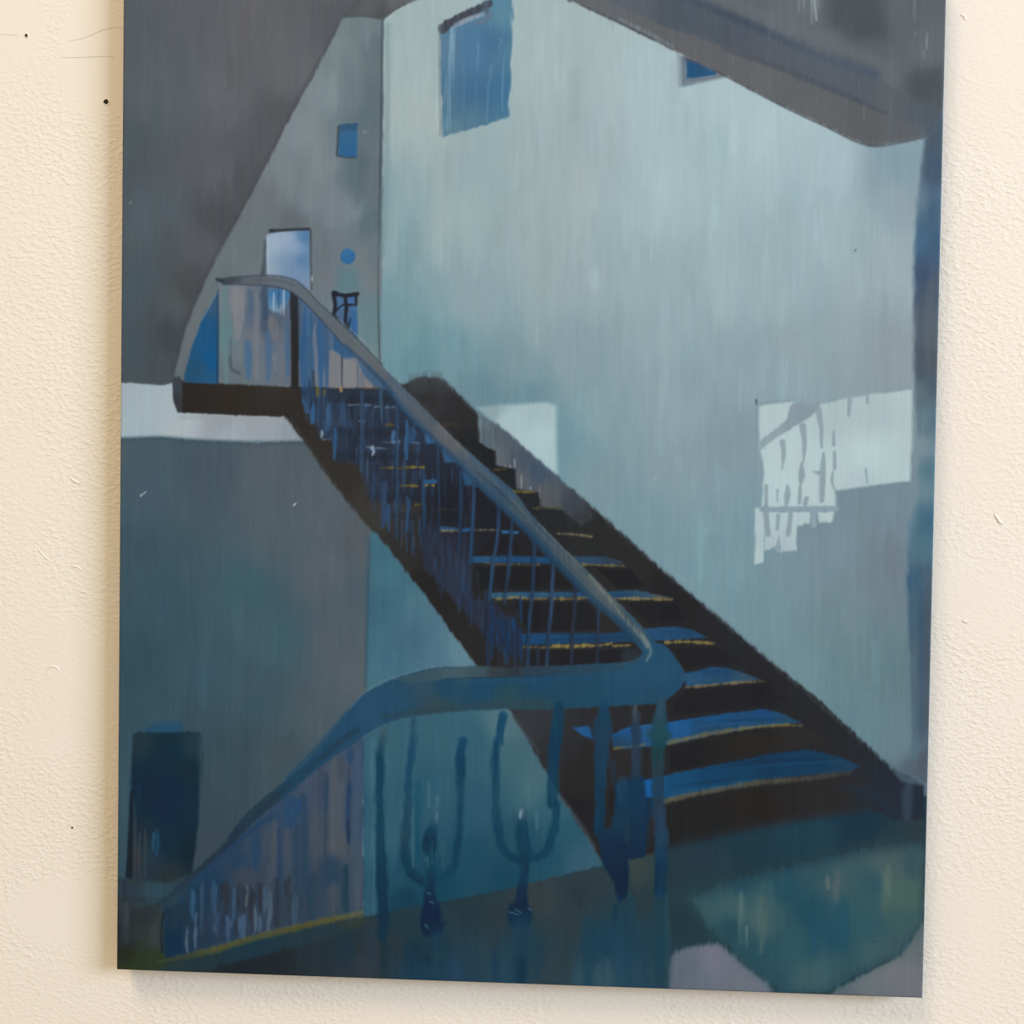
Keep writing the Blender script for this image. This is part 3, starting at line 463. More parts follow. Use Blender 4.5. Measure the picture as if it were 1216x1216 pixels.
for x0_, x1_, y_, dy, c in ((800, 950, 934, -16, (28, 60, 86)), (800, 1000, 918, -14, (44, 96, 140)), (830, 940, 915, -10, (18, 54, 82)), (860, 1005, 906, -6, (20, 52, 78)), (795, 880, 942, -10, (52, 104, 146)), (800, 900, 866, -8, (54, 104, 156)), (850, 935, 856, -2, (30, 70, 112)), (735, 790, 868, -8, (62, 112, 164)),
        (800, 885, 800, -4, (34, 74, 112)), (820, 880, 806, 1, (62, 100, 130)), (790, 828, 750, 1, (36, 74, 112)), (640, 760, 760, -3, (34, 62, 92)), (640, 700, 756, 0, (48, 92, 138)), (730, 770, 703, 1, (60, 92, 118)), (590, 690, 706, 0, (70, 104, 128)), (600, 650, 664, 1, (60, 100, 140))):
    S([(x0_, y_), ((x0_ + x1_) / 2, y_ + dy * .62), (x1_, y_ + dy)], [1.2, 2.6, 1], c, soft=1.3, a=.6, dry=.2)
# risers
def riser(poly, col): t = part('painted_riser', stair); P(poly, col, soft=1.6, jag=.6, lab=t)
riser([(795, 888), (850, 876), (912, 867), (955, 864), (985, 880), (960, 887), (912, 893), (840, 907), (795, 916)], [(810, 895, (33, 34, 37)), (900, 880, (40, 38, 36)), (960, 874, (42, 42, 42))])
riser([(792, 958), (850, 944), (912, 934), (1000, 924), (1030, 920), (1040, 940), (1030, 957), (975, 968), (912, 978), (792, 1004)], [(810, 980, (35, 36, 37)), (900, 955, (38, 36, 35)), (1000, 938, (42, 41, 42)), (1030, 945, (37, 42, 50))])
riser([(815, 820), (870, 816), (910, 812), (935, 832), (900, 838), (800, 850), (800, 836)], (34, 34, 38))
riser([(800, 770), (850, 768), (880, 788), (850, 788), (812, 794)], (35, 34, 37)); riser([(745, 716), (800, 716), (815, 736), (770, 741)], (33, 33, 37)); riser([(708, 675), (750, 676), (765, 696), (735, 700)], (32, 33, 36))
riser([(566, 673), (650, 673), (684, 674), (700, 697), (570, 700)], (33, 34, 37)); riser([(612, 716), (700, 715), (716, 748), (626, 750)], (33, 34, 38)); riser([(625, 772), (745, 771), (740, 790), (625, 791)], (33, 34, 38)); riser([(524, 634), (600, 634), (622, 658), (562, 659)], (34, 34, 39))
S([(1000, 935), (1040, 945), (1062, 970)], 8, (34, 48, 62), soft=5, a=.6)
V(1078, 930, 972, 12, (58, 74, 88), soft=4, a=.75, lean=-1)
P([(1056, 911), (1100, 930), (1100, 934), (1070, 928)], (104, 126, 140), soft=3, a=.5)
# worn plaster edge low left of the flight
S([(570, 794), (640, 894)], 3, (90, 112, 122), soft=3, a=.25); S([(664, 944), (690, 980), (706, 1008)], 4, (88, 104, 112), soft=3, a=.5)

# ---- upper landing balustrade, seen against the end wall
tri = part('painted_doorway', None, 'bright blue triangle of sky left of the landing')
P([(260, 343), (259, 456), (220, 454), (218, 448), (228, 412), (241, 377)], [(256, 360, (56, 92, 128)), (245, 395, (34, 92, 144)), (235, 440, (44, 88, 124)), (254, 430, (24, 94, 156)), (250, 450, (40, 96, 142))], soft=1.2, jag=.5, lab=tri, h=.4)
S([(259, 345), (259.5, 400), (258, 455)], [2, 4, 3], (42, 70, 98), soft=1.2, a=.85); S([(240, 380), (250, 362), (258, 346)], 1.3, (104, 132, 148), soft=1, a=.6)
balu = part('painted_balustrade', None, 'blue-grey balusters of the upper flight')
P([(260, 336), (345, 338), (380, 370), (480, 466), (470, 462), (350, 459), (260, 455)], [(268, 400, (96, 126, 131)), (282, 360, (124, 127, 132)), (282, 420, (104, 117, 124)), (285, 445, (96, 108, 116)), (298, 370, (84, 102, 124)), (303, 400, (110, 115, 124)), (305, 440, (102, 112, 120)), (318, 390, (66, 82, 104)), (330, 400, (100, 106, 116)), (325, 430, (92, 108, 126)), (340, 420, (84, 108, 138)), (330, 450, (100, 108, 118)), (365, 400, (64, 98, 138)), (380, 430, (62, 96, 134)), (397, 445, (116, 120, 126)), (416, 445, (120, 123, 128)), (437, 455, (112, 114, 118))], soft=1.2, lab=balu)
for x, a, b, wd, c in ((268, 342, 454, 11, (96, 126, 131)), (282, 340, 402, 14, (126, 129, 134)), (273.5, 400, 440, 3, (80, 96, 108)), (297, 345, 370, 8, (78, 98, 122)), (294, 405, 450, 9, (72, 108, 146)), (314, 342, 378, 9, (60, 76, 98)), (304, 350, 450, 7, (112, 118, 128)), (324, 380, 400, 12, (112, 113, 118)), (341, 385, 445, 7, (74, 104, 140)), (318, 395, 452, 8, (76, 104, 140)), (333, 410, 452, 9, (106, 110, 117)), (326, 420, 440, 5, (112, 114, 120))):
    V(x, a, b, wd, c, soft=1.8, a=.8, dry=.15, lean=1)
S([(273, 425), (275, 438), (284, 443)], 4, (74, 84, 94), soft=1.8, a=.8)
P([(318, 343), (345, 343), (345, 352), (338, 366), (330, 372), (319, 366)], [(322, 352, (72, 124, 178)), (335, 355, (70, 122, 180)), (330, 366, (122, 146, 166))], soft=1.4, jag=.6)
for x, a, b, wd, c in ((325, 348, 371, 2.5, (150, 178, 202)), (337, 344, 374, 2.5, (160, 176, 190)), (331, 344, 366, 2, (52, 86, 124)), (334, 362, 374, 2, (132, 142, 150)), (320, 355, 366, 2, (100, 140, 176))): V(x, a, b, wd, c, soft=1, a=.9)
post = part('painted_post', None, 'dark newel post on the landing')
S([(349, 346), (350, 400), (350, 458)], [10, 10, 9], [(44, 48, 56), (40, 42, 46), (42, 40, 40)], soft=1.3, jag=.7, lab=post, h=.6)
V(345.5, 390, 455, 2, (86, 84, 84), soft=1, a=.6, dry=.4); V(357, 352, 456, 4, (74, 92, 116), soft=1.5, a=.9)
# blue strokes between the post and the wall
for x, a, b, wd, c in ((362, 358, 480, 5, (54, 96, 146)), (368, 372, 470, 5, (60, 94, 132)), (374, 385, 455, 4, (120, 122, 128)), (366, 360, 400, 4, (70, 110, 158)), (380, 375, 460, 7, (56, 96, 142)), (387, 385, 462, 6, (62, 92, 130)), (358.5, 400, 478, 5, (52, 96, 148)), (372, 440, 500, 4, (46, 56, 72)), (364, 440, 488, 8, (62, 96, 136))):
    V(x, a, b, wd, c, soft=1.3, a=.9, dry=.2, jag=.4, lean=1)
P([(391, 416), (404, 416), (404, 461), (391, 461)], (118, 121, 127), soft=1.4); P([(408, 421), (424, 434), (424, 461), (408, 461)], (122, 125, 130), soft=1.3); P([(425, 440), (431, 444), (431, 460), (425, 460)], (106, 114, 122), soft=1.2); P([(433, 446), (443, 456), (442, 461), (433, 461)], (124, 121, 122), soft=1.2)
V(406, 412, 462, 1.4, (46, 54, 62), soft=.8); V(424.5, 432, 462, 1.4, (84, 98, 112), soft=.8)
P([(396, 398), (412, 408), (424, 424), (410, 426), (396, 416)], (54, 94, 140), soft=2.2, a=.9)
P([(424, 428), (450, 448), (474, 470), (450, 465), (432, 446)], (66, 98, 132), soft=2.2, a=.9)

# ---- balusters of the upper flight over the dark steps
P([(356, 462), (470, 462), (500, 488), (560, 545), (600, 592), (604, 600), (600, 632), (560, 660), (560, 710), (585, 718), (620, 745), (618, 782), (588, 770), (560, 735), (535, 708), (502, 672), (500, 600), (440, 594), (428, 552), (400, 548), (396, 524), (380, 518), (372, 500)], [
    (420, 470, (40, 52, 68)), (440, 500, (46, 60, 80)), (400, 500, (52, 68, 90)), (460, 520, (42, 50, 66)), (420, 530, (44, 54, 72)), (470, 560, (40, 46, 60)), (500, 580, (36, 42, 54)), (440, 570, (46, 56, 74)), (530, 600, (33, 35, 44)), (580, 600, (33, 34, 42)), (470, 610, (44, 50, 66)), (520, 650, (44, 48, 62)), (545, 690, (46, 54, 72)), (590, 640, (34, 35, 40)), (575, 720, (44, 50, 66)), (600, 760, (38, 48, 68))], soft=3, jag=1.2, a=.95)
rnd = np.random.default_rng(5)
def scatter(n, inside, cols, ln=(10, 38), wd=(1.2, 3.6), al=(.3, .8)):
    for _ in range(n):
        x, y = inside(); c = np.array(cols[rnd.integers(len(cols))]) * rnd.uniform(.85, 1.1)
        l = rnd.uniform(*ln); V(x, y - l / 2, y + l / 2, rnd.uniform(*wd), tuple(c), soft=1.0, a=rnd.uniform(*al), dry=.35, lean=rnd.uniform(-1.5, 1.5))
def rail_y(x): return 346 + (x - 360) * .985                       # underside of the upper handrail
def low_y(x): return np.interp(x, [356, 372, 396, 428, 440, 500, 533, 560, 600, 620], [478, 502, 528, 560, 600, 672, 708, 735, 770, 785])
def between(xa, xb, lo=.15, hi=.95):
    def f():
        x = rnd.uniform(xa, xb); a, b = max(rail_y(x), 462), low_y(x); return x, a + (b - a) * rnd.uniform(lo, hi)
    return f
BS = [(60, 92, 130), (54, 76, 108), (48, 62, 86), (62, 100, 146), (40, 46, 58), (70, 98, 128), (33, 36, 44)]
scatter(170, between(362, 500), BS); scatter(90, between(440, 560, .1, .9), [(48, 62, 88), (38, 42, 54), (44, 58, 84), (56, 88, 126), (32, 34, 42)], al=(.25, .6))
scatter(110, between(440, 590, .72, 1.0), [(52, 64, 90), (46, 54, 76), (56, 84, 122), (40, 44, 58), (60, 72, 96)], ln=(10, 40), al=(.3, .8))
scatter(40, lambda: (rnd.uniform(576, 620), rnd.uniform(722, 782)), [(44, 84, 138), (38, 66, 108), (34, 40, 56), (50, 92, 150), (34, 36, 42)], ln=(16, 46), al=(.4, .8))
for a, b, y in ((392, 478, 474), (395, 480, 512), (400, 500, 541), (440, 520, 590), (470, 540, 612)):   # hints of risers
    S([(a, y), ((a + b) / 2, y + 1), (b, y + 1)], 9, (33, 36, 44), soft=4, a=.5, dry=.3)
for x, y, l in ((420, 481, 12), (435, 481, 10), (448, 483, 6), (462, 484, 12), (430, 500, 6), (388, 522, 8), (442, 531, 12), (455, 532, 10), (462, 525, 14), (470, 524, 10), (492, 525, 10)):
    S([(x - l / 2, y), (x + l / 2, y + rnd.uniform(-1, 1))], 1.8, (112, 132, 154), soft=1, a=.7, dry=.3)
for x, y0, y1, wd, c in ((372, 480, 502, 4, (58, 110, 168)), (390, 480, 510, 4, (66, 100, 142)), (398, 510, 545, 5, (58, 98, 146)), (382, 512, 520, 3, (128, 150, 166)), (430, 465, 560, 5, (56, 78, 106)), (453, 462, 500, 4, (62, 86, 112)), (467, 512, 526, 5, (72, 118, 168)), (443, 530, 540, 4, (136, 160, 180)), (483, 500, 545, 4, (58, 104, 154)), (489, 510, 525, 8, (50, 88, 128)), (503, 555, 630, 3.4, (52, 86, 126)), (471, 480, 640, 3, (48, 76, 106)), (521, 505, 660, 2.6, (48, 66, 92)), (455, 575, 625, 7, (54, 74, 104)), (462, 600, 630, 5, (58, 94, 136)), (484, 590, 630, 4, (54, 86, 124)), (442, 575, 592, 5, (52, 68, 94))):
    V(x, y0, y1, wd, c, soft=1.1, a=.85, dry=.2)
P([(504, 515), (510, 515), (517, 526), (506, 527)], (60, 104, 150), soft=1.4); P([(524, 532), (532, 535), (541, 549), (528, 549)], (56, 92, 130), soft=2); P([(548, 558), (560, 566), (568, 578), (552, 576)], (50, 84, 120), soft=2.5)
tread([(504, 570), (519, 569), (519, 574), (504, 575)], (54, 96, 142), text=None); tread([(522, 625), (545, 627), (545, 630), (522, 630)], (56, 90, 124)); tread([(549, 628), (562, 626), (562, 630), (549, 632)], (54, 100, 154)); tread([(595, 630), (616, 631), (616, 634), (597, 633)], (62, 122, 182))
for a, b, y, c in ((453, 468, 555.5, (128, 112, 36)), (483, 503, 555, (136, 120, 40)), (470, 484, 556, (72, 68, 44)), (476, 495, 577, (124, 106, 36)), (505, 516, 576.5, (138, 120, 40)), (493, 499, 599.5, (104, 86, 40)), (524, 544, 630.5, (122, 116, 92)), (563, 590, 629.5, (104, 102, 86)), (459, 467, 504.5, (92, 80, 38)), (520, 545, 605, (54, 52, 46)), (433, 451, 461, (74, 72, 56))):
    nose([(a, y), ((a + b) / 2, y - .3), (b, y)], 2.3, c)
for x, y, r, c in ((377, 465, 8, (112, 104, 48)), (405, 462.5, 3, (176, 148, 92)), (385, 466, 4, (92, 92, 58))): S([(x, y - r / 2), (x, y + r / 2)], 3, c, soft=1.6, a=.85)
for pts, c in (([(504, 600), (504, 627)], (52, 88, 128)), ([(547, 560), (547, 600), (544, 655)], (56, 96, 142)), ([(562.5, 575), (562, 610), (558, 668)], (58, 100, 150)), ([(592, 598), (591, 633), (584, 679), (581, 712)], (54, 88, 130)), ([(608, 614), (607, 639), (604, 674), (600, 705), (599, 716)], (56, 92, 136)),
        ([(634, 640), (634, 655), (633, 692), (629, 732), (628, 752), (626, 792)], (58, 92, 134)), ([(657, 662), (655, 712), (651, 759), (649, 792)], (58, 86, 126)), ([(683, 688), (683, 712), (680, 752), (678, 792)], (52, 66, 92)), ([(711, 718), (710, 763), (708, 792)], (50, 70, 98)), ([(639, 770), (639, 791)], (44, 54, 72))):
    b_ = part('painted_baluster', balu); S(pts, [4.2] * len(pts), [tuple((np.array(c) * .62 + np.array((17, 18, 22))) * rnd.uniform(.8, 1.12)) for _ in pts], soft=1.2, lab=b_, h=.7, jag=.5, dry=.2)
    S([(x - 2.6, y) for x, y in pts], 1.6, (30, 31, 36), soft=1, a=.5)

# ---- upper handrail
hand = part('painted_handrail', None, 'grey-blue handrail sweeping up the stair')
up_t = [(259, 332), (290, 328), (318, 328), (343, 331), (358, 339), (380, 362), (409, 388), (454, 434), (484, 465), (529, 510), (579, 556), (608, 581), (633, 613), (660, 641), (695, 675), (728, 709), (760, 741), (782, 766)]
up_b = [(770, 782), (754, 763), (728, 735), (695, 706), (658, 667), (615, 622), (579, 588), (529, 536), (484, 494), (454, 455), (409, 411), (377, 374), (355, 353), (342, 344), (323, 339), (290, 337), (264, 337)]
P([tuple(p) for p in smooth(up_t, 4)] + [tuple(p) for p in smooth(up_b, 4)], [(270, 333, (64, 70, 80)), (300, 332, (92, 98, 108)), (340, 336, (96, 106, 116)), (370, 360, (94, 104, 112)), (400, 392, (90, 98, 106)), (440, 430, (94, 104, 110)), (470, 465, (78, 94, 110)), (500, 492, (76, 88, 100)), (530, 522, (88, 92, 98)), (560, 555, (70, 86, 102)), (590, 585, (60, 82, 102)), (620, 610, (66, 84, 96)), (640, 630, (60, 80, 96)), (680, 670, (68, 84, 92)), (720, 712, (74, 88, 94)), (750, 745, (60, 84, 100)), (775, 772, (48, 86, 116))], soft=1.2, jag=.5, lab=hand, h=.9)
lo = lambda d, pts: [(x - d, y + d) for x, y in pts]
S(lo(5, up_t[6:]), [4] * 12, (92, 98, 100), soft=2.5, a=.55, dry=.4)
S([(x + 1, y - 1) for x, y in up_b[1:11]], [5, 7, 8, 8, 7, 6, 6, 6, 5, 4], (42, 72, 102), soft=2.5, a=.7)
S([(700, 684), (722, 709), (745, 737), (764, 758), (771, 775)], [3, 4, 5, 6, 4], [(112, 114, 104), (118, 120, 110), (104, 112, 108), (112, 122, 120), (116, 124, 118)], soft=1.8, a=.8, dry=.25)
S([(640, 622), (665, 648), (690, 674)], 2.4, (104, 108, 104), soft=1.2, a=.6, dry=.3)
S([(733, 720), (748, 738), (760, 752)], 1.2, (48, 58, 66), soft=.9, a=.7)
S([(520, 505), (545, 530), (570, 552)], 2, (120, 120, 118), soft=1.3, a=.5, dry=.5)
S([(556, 538), (590, 572), (610, 592)], 2.2, (62, 96, 134), soft=1.2, a=.7); S([(566, 560), (600, 590), (625, 616)], 1, (40, 54, 70), soft=.8, a=.6)
S([(259, 332), (280, 329), (318, 327), (343, 330), (358, 338), (380, 361), (409, 387), (454, 433)], 1.8, (62, 70, 80), soft=1, a=.8)
S([(264, 337.5), (290, 338), (323, 340), (342, 345), (356, 354), (377, 375), (409, 412)], 1.8, (58, 68, 82), soft=1, a=.8)
S([(300, 332), (330, 333), (350, 339)], 1.4, (74, 80, 90), soft=1, a=.6); S([(258, 332), (264, 334)], 4, (48, 54, 64), soft=1.2)
S([(404, 380), (430, 404), (450, 428)], 1.2, (150, 158, 160), soft=.8, a=.5, dry=.4)

# ---- foot of the lower flight on the left: bin, balusters, yellow edge
binp = part('painted_bin', None, 'dark blue bin by the lower stair')
P([(158, 872), (165, 869), (236, 869), (241, 876), (241, 915), (236, 960), (232, 1010), (228, 1040), (216, 1052), (160, 1052), (152, 1048), (152, 990), (155, 930)], [
    (165, 880, (38, 56, 70)), (200, 875, (26, 48, 66)), (200, 900, (24, 52, 78)), (230, 885, (40, 62, 80)), (220, 915, (26, 46, 62)), (205, 930, (20, 50, 80)), (200, 960, (16, 48, 82)), (225, 960, (24, 52, 74)), (175, 940, (20, 46, 70)), (200, 1000, (22, 50, 74)), (225, 1010, (24, 42, 58)), (170, 990, (34, 50, 68)), (180, 1020, (40, 58, 78)), (160, 1020, (42, 48, 58)), (200, 1040, (38, 48, 58))], soft=2, jag=.8, lab=binp)
P([(185, 858), (214, 856), (216, 869), (172, 869)], (50, 96, 136), soft=4, a=.8)
P([(236, 876), (246, 880), (243, 935), (236, 950)], (62, 80, 92), soft=2.5, a=.6, dry=.4)
S([(156, 940), (155, 990), (153, 1040)], [3, 5, 8], (24, 34, 44), soft=1.3, a=.9, dry=.2); V(160, 920, 1060, 4, (62, 70, 82), soft=1.6, a=.7, dry=.5); V(164, 930, 960, 4, (36, 66, 102), soft=1.6, a=.7, dry=.3)
for x, a, b, wd, c in ((186, 985, 1015, 6, (44, 84, 122)), (182, 990, 1010, 3, (56, 98, 136)), (172, 985, 1040, 5, (54, 66, 80)), (166, 990, 1055, 4, (66, 72, 80))): V(x, a, b, wd, c, soft=1.6, a=.8, dry=.3)
P([(139, 1042), (200, 1048), (222, 1040), (226, 1050), (196, 1080), (139, 1085)], [(150, 1060, (46, 58, 70)), (190, 1065, (52, 78, 92)), (215, 1050, (50, 72, 86)), (145, 1080, (58, 66, 76))], soft=4, a=.85)
P([(139, 1085), (190, 1072), (192, 1128), (139, 1132)], [(150, 1090, (60, 64, 74)), (170, 1088, (44, 50, 58)), (165, 1110, (56, 64, 70)), (185, 1110, (64, 72, 78)), (141, 1110, (38, 46, 58)), (150, 1125, (40, 46, 44))], soft=2.5, a=.85, dry=.15)
for x, a, b, wd, c in ((150, 1070, 1120, 5, (70, 78, 90)), (157, 1080, 1100, 6, (36, 44, 54)), (141, 1080, 1150, 3, (36, 44, 56)), (148, 1045, 1070, 3, (40, 44, 54))): V(x, a, b, wd, c, soft=1.8, a=.7, dry=.3)
P([(139, 1130), (192, 1128), (212, 1134), (170, 1160), (139, 1160)], [(150, 1148, (56, 66, 42)), (180, 1140, (50, 64, 50)), (142, 1135, (38, 44, 42))], soft=4, a=.9)
low = part('painted_balustrade', None, 'lilac-blue balusters of the lower flight')
P([(194, 1088), (198, 1066), (224, 1042), (266, 1002), (306, 966), (375, 900), (424, 868), (432, 872), (431, 1082), (316, 1112), (250, 1130), (196, 1138)], [
    (204, 1095, (42, 66, 86)), (205, 1125, (34, 66, 94)), (230, 1070, (48, 78, 102)), (250, 1050, (48, 80, 112)), (280, 1020, (58, 86, 116)), (300, 1000, (66, 86, 108)), (290, 1040, (70, 80, 96)), (320, 1000, (76, 88, 104)), (340, 970, (70, 94, 126)), (350, 1000, (68, 84, 106)), (360, 1040, (66, 84, 104)), (380, 940, (78, 92, 116)), (385, 990, (76, 88, 100)), (400, 930, (84, 98, 112)), (400, 1000, (86, 94, 100)), (420, 920, (80, 100, 128)), (425, 990, (76, 96, 122)), (420, 1050, (74, 90, 106)), (390, 1040, (60, 82, 104)), (350, 1080, (62, 78, 96)), (300, 1080, (62, 78, 98)), (260, 1090, (58, 78, 102)), (230, 1110, (50, 72, 96))], soft=2, jag=.8, lab=low)
for x, a, b, wd, c in ((325, 975, 1040, 9, (84, 92, 102)), (341, 985, 1040, 9, (82, 92, 106)), (372, 945, 1030, 8, (82, 90, 104)), (397, 905, 1020, 15, (88, 98, 106)), (414, 910, 1015, 4, (64, 72, 84)), (387, 920, 960, 6, (44, 76, 104)), (386, 960, 1040, 5, (60, 80, 102)), (361, 945, 1060, 9, (58, 84, 110)), (352, 980, 1070, 6, (54, 80, 104)), (414, 930, 975, 6, (52, 84, 134)), (413, 975, 1000, 5, (34, 58, 96)), (411, 1030, 1085, 8, (40, 70, 92)), (424, 900, 1080, 8, (82, 104, 130)), (426, 1000, 1075, 7, (82, 94, 104)), (332, 985, 1060, 5, (58, 86, 124)), (305, 990, 1030, 10, (58, 92, 132)), (416, 890, 905, 7, (56, 92, 150)), (405, 900, 925, 10, (74, 84, 94)), (380, 905, 960, 5, (70, 84, 108)), (345, 950, 975, 14, (58, 98, 146)), (354, 950, 965, 5, (54, 98, 162)), (395, 1020, 1050, 18, (58, 84, 110)), (370, 1040, 1090, 12, (52, 78, 100)), (395, 1050, 1085, 12, (80, 86, 96)), (320, 1030, 1060, 6, (82, 94, 108))):
    V(x, a, b, wd, c, soft=wd * .25 + 1.2, a=.75, dry=.2)
S([(230, 1046), (262, 1018), (300, 985), (322, 970)], 7, (52, 88, 128), soft=4, a=.6)
for x, a, b, wd, c in ((229, 1058, 1090, 6, (64, 104, 142)), (222, 1072, 1100, 7, (36, 50, 64)), (236, 1055, 1085, 4, (34, 50, 66)), (241, 1050, 1110, 5, (62, 84, 108)), (248, 1050, 1075, 4, (40, 56, 74)), (255, 1048, 1105, 6, (66, 92, 122)), (263, 1050, 1080, 5, (38, 42, 50)), (258, 1085, 1110, 5, (74, 94, 124)), (270, 1050, 1085, 9, (44, 48, 56)), (278, 1055, 1095, 5, (72, 96, 124)), (284, 1050, 1080, 5, (42, 46, 54)), (290, 1055, 1085, 5, (40, 44, 52)), (294, 1052, 1075, 3, (96, 104, 110)), (300, 1060, 1105, 8, (42, 46, 54)), (309, 1050, 1085, 4, (40, 46, 56)), (315, 1055, 1090, 5, (74, 94, 116)), (272, 1090, 1118, 7, (80, 102, 130)), (288, 1088, 1112, 9, (84, 106, 134)), (308, 1088, 1105, 9, (88, 108, 132)), (233, 1085, 1125, 4, (88, 106, 126)), (243, 1090, 1120, 5, (44, 52, 68)), (222, 1100, 1130, 4, (84, 100, 116)), (265, 1085, 1115, 3, (40, 48, 62)), (280, 1095, 1110, 3, (42, 50, 64)),
        (286, 1050, 1085, 7, (42, 48, 58)), (298, 1052, 1090, 5, (44, 50, 60)), (307, 1050, 1088, 5, (44, 50, 60)), (329, 1045, 1100, 8, (42, 50, 62)), (341, 1042, 1060, 7, (46, 48, 56)), (336, 1060, 1100, 4, (54, 62, 76)), (345, 1060, 1095, 5, (44, 52, 64)), (320, 1060, 1105, 6, (82, 100, 118)), (350, 1065, 1098, 8, (64, 84, 102)), (303, 1075, 1108, 4, (92, 110, 126)), (371, 1060, 1085, 6, (48, 72, 92)), (213, 1075, 1095, 6, (36, 50, 64))):
    t_ = part('painted_baluster', low); V(x, a, b, wd, c, soft=2.0, a=.85, jag=1.2, dry=.25, lab=t_, h=.5, lean=rnd.uniform(-2, 1))
S([(194, 1084), (191, 1110), (193, 1130)], 3, (30, 44, 58), soft=1.3, a=.9); P([(196, 1088), (214, 1084), (216, 1130), (196, 1136)], [(204, 1095, (40, 68, 88)), (206, 1120, (28, 64, 94))], soft=2.5, a=.8)
edge = part('painted_stair_edge', None, 'mustard yellow edge of the lower flight')
P([(190, 1150), (250, 1128), (316, 1110), (380, 1095), (432, 1084), (436, 1096), (400, 1112), (330, 1130), (250, 1150), (190, 1160)], [(220, 1145, (44, 64, 72)), (300, 1130, (42, 70, 90)), (380, 1110, (46, 66, 80)), (430, 1092, (56, 66, 66))], soft=3, a=.9)
S([(190, 1142), (220, 1136), (253, 1128), (284, 1119), (316, 1110), (350, 1102), (385, 1094), (428, 1084)], [4, 6, 8, 7, 8, 7, 7, 5], [(54, 66, 46), (64, 68, 46), (86, 86, 40), (84, 82, 36), (84, 84, 44), (88, 82, 34), (90, 84, 36), (80, 80, 48)], soft=2.8, a=.72, jag=.9, lab=edge, h=.5)

# ---- lower handrail and its turn
rail = part('painted_handrail', None, 'broad blue handrail crossing in front of the stair')
lr_t = [(190, 1076), (206, 1056), (224, 1040), (262, 1008), (290, 968), (341, 925), (374, 893), (414, 845), (439, 820), (474, 804), (516, 793), (561, 791)]
top2 = [(600, 794), (650, 792), (700, 789), (740, 787), (758, 781), (768, 770), (785, 764), (800, 778), (812, 797), (813, 808), (804, 821), (786, 835)]
lr_b = [(740, 838), (700, 840), (640, 843), (599, 842), (529, 846), (466, 856), (424, 880), (376, 914), (341, 944), (304, 974), (268, 1010), (232, 1042), (212, 1070), (200, 1078)]
P([tuple(p) for p in smooth(lr_t, 4)] + [tuple(p) for p in smooth(top2, 4)] + [tuple(p) for p in smooth(lr_b, 4)], [
    (200, 1066, (46, 66, 82)), (240, 1028, (44, 60, 76)), (270, 1000, (42, 60, 78)), (310, 958, (44, 64, 80)), (350, 925, (46, 80, 106)), (380, 895, (48, 88, 120)), (410, 865, (50, 88, 120)), (440, 845, (54, 92, 124)), (470, 830, (52, 90, 120)), (500, 812, (58, 86, 104)), (530, 815, (46, 84, 112)), (520, 838, (54, 76, 84)),
    (560, 795, (66, 90, 100)), (570, 815, (40, 84, 116)), (600, 835, (50, 80, 92)), (640, 815, (44, 84, 116)), (640, 838, (48, 76, 86)), (690, 815, (46, 84, 112)), (700, 832, (44, 86, 112)), (740, 800, (50, 92, 120)), (740, 825, (46, 88, 116)), (780, 775, (48, 90, 122)), (790, 800, (50, 92, 124)), (800, 815, (48, 88, 120)), (780, 828, (48, 86, 114))], soft=1.6, jag=.7, lab=rail, h=1.0)
P([(470, 806), (516, 794), (561, 791), (622, 793), (622, 803), (580, 805), (530, 806), (490, 812)], [(490, 808, (62, 88, 100)), (540, 798, (70, 92, 100)), (570, 797, (64, 84, 94)), (585, 797, (52, 58, 62)), (615, 797, (44, 52, 58))], soft=1.6, a=.9)
P([(615, 792), (700, 790), (745, 787), (740, 796), (690, 800), (618, 803)], [(630, 797, (48, 62, 74)), (690, 795, (50, 72, 88)), (735, 790, (52, 80, 100))], soft=1.8, a=.8)
S([(530, 806), (600, 804), (660, 804)], 1.4, (38, 62, 86), soft=1, a=.7); S([(560, 809), (620, 808), (700, 804)], 5, (46, 90, 130), soft=3, a=.5)
S([(455, 852), (490, 846), (530, 841), (600, 836), (650, 838)], [4, 6, 7, 6, 3], (50, 72, 82), soft=3.5, a=.75)
S([(360, 918), (395, 888), (425, 866)], [4, 8, 5], (44, 66, 82), soft=3, a=.7)
S([(190, 1074), (250, 1020), (300, 972), (345, 930)], 5, (40, 56, 72), soft=3, a=.6)
S([(340, 924), (374, 890), (412, 846), (436, 822)], 4, (46, 94, 136), soft=2, a=.5)
S([(414, 843), (439, 818), (474, 802), (516, 791)], 1.6, (108, 134, 144), soft=1.2, a=.5, dry=.3)
S([(408, 896), (430, 880), (450, 870)], 4, (74, 102, 124), soft=3, a=.5)
S([(735, 789), (760, 783), (772, 772)], 2, (70, 96, 110), soft=1.5, a=.6)
P([(740, 768), (762, 775), (758, 786), (736, 788)], (46, 58, 70), soft=3, a=.5); S([(770, 764), (773, 774), (768, 784)], 3, (116, 128, 126), soft=1.6, a=.65)

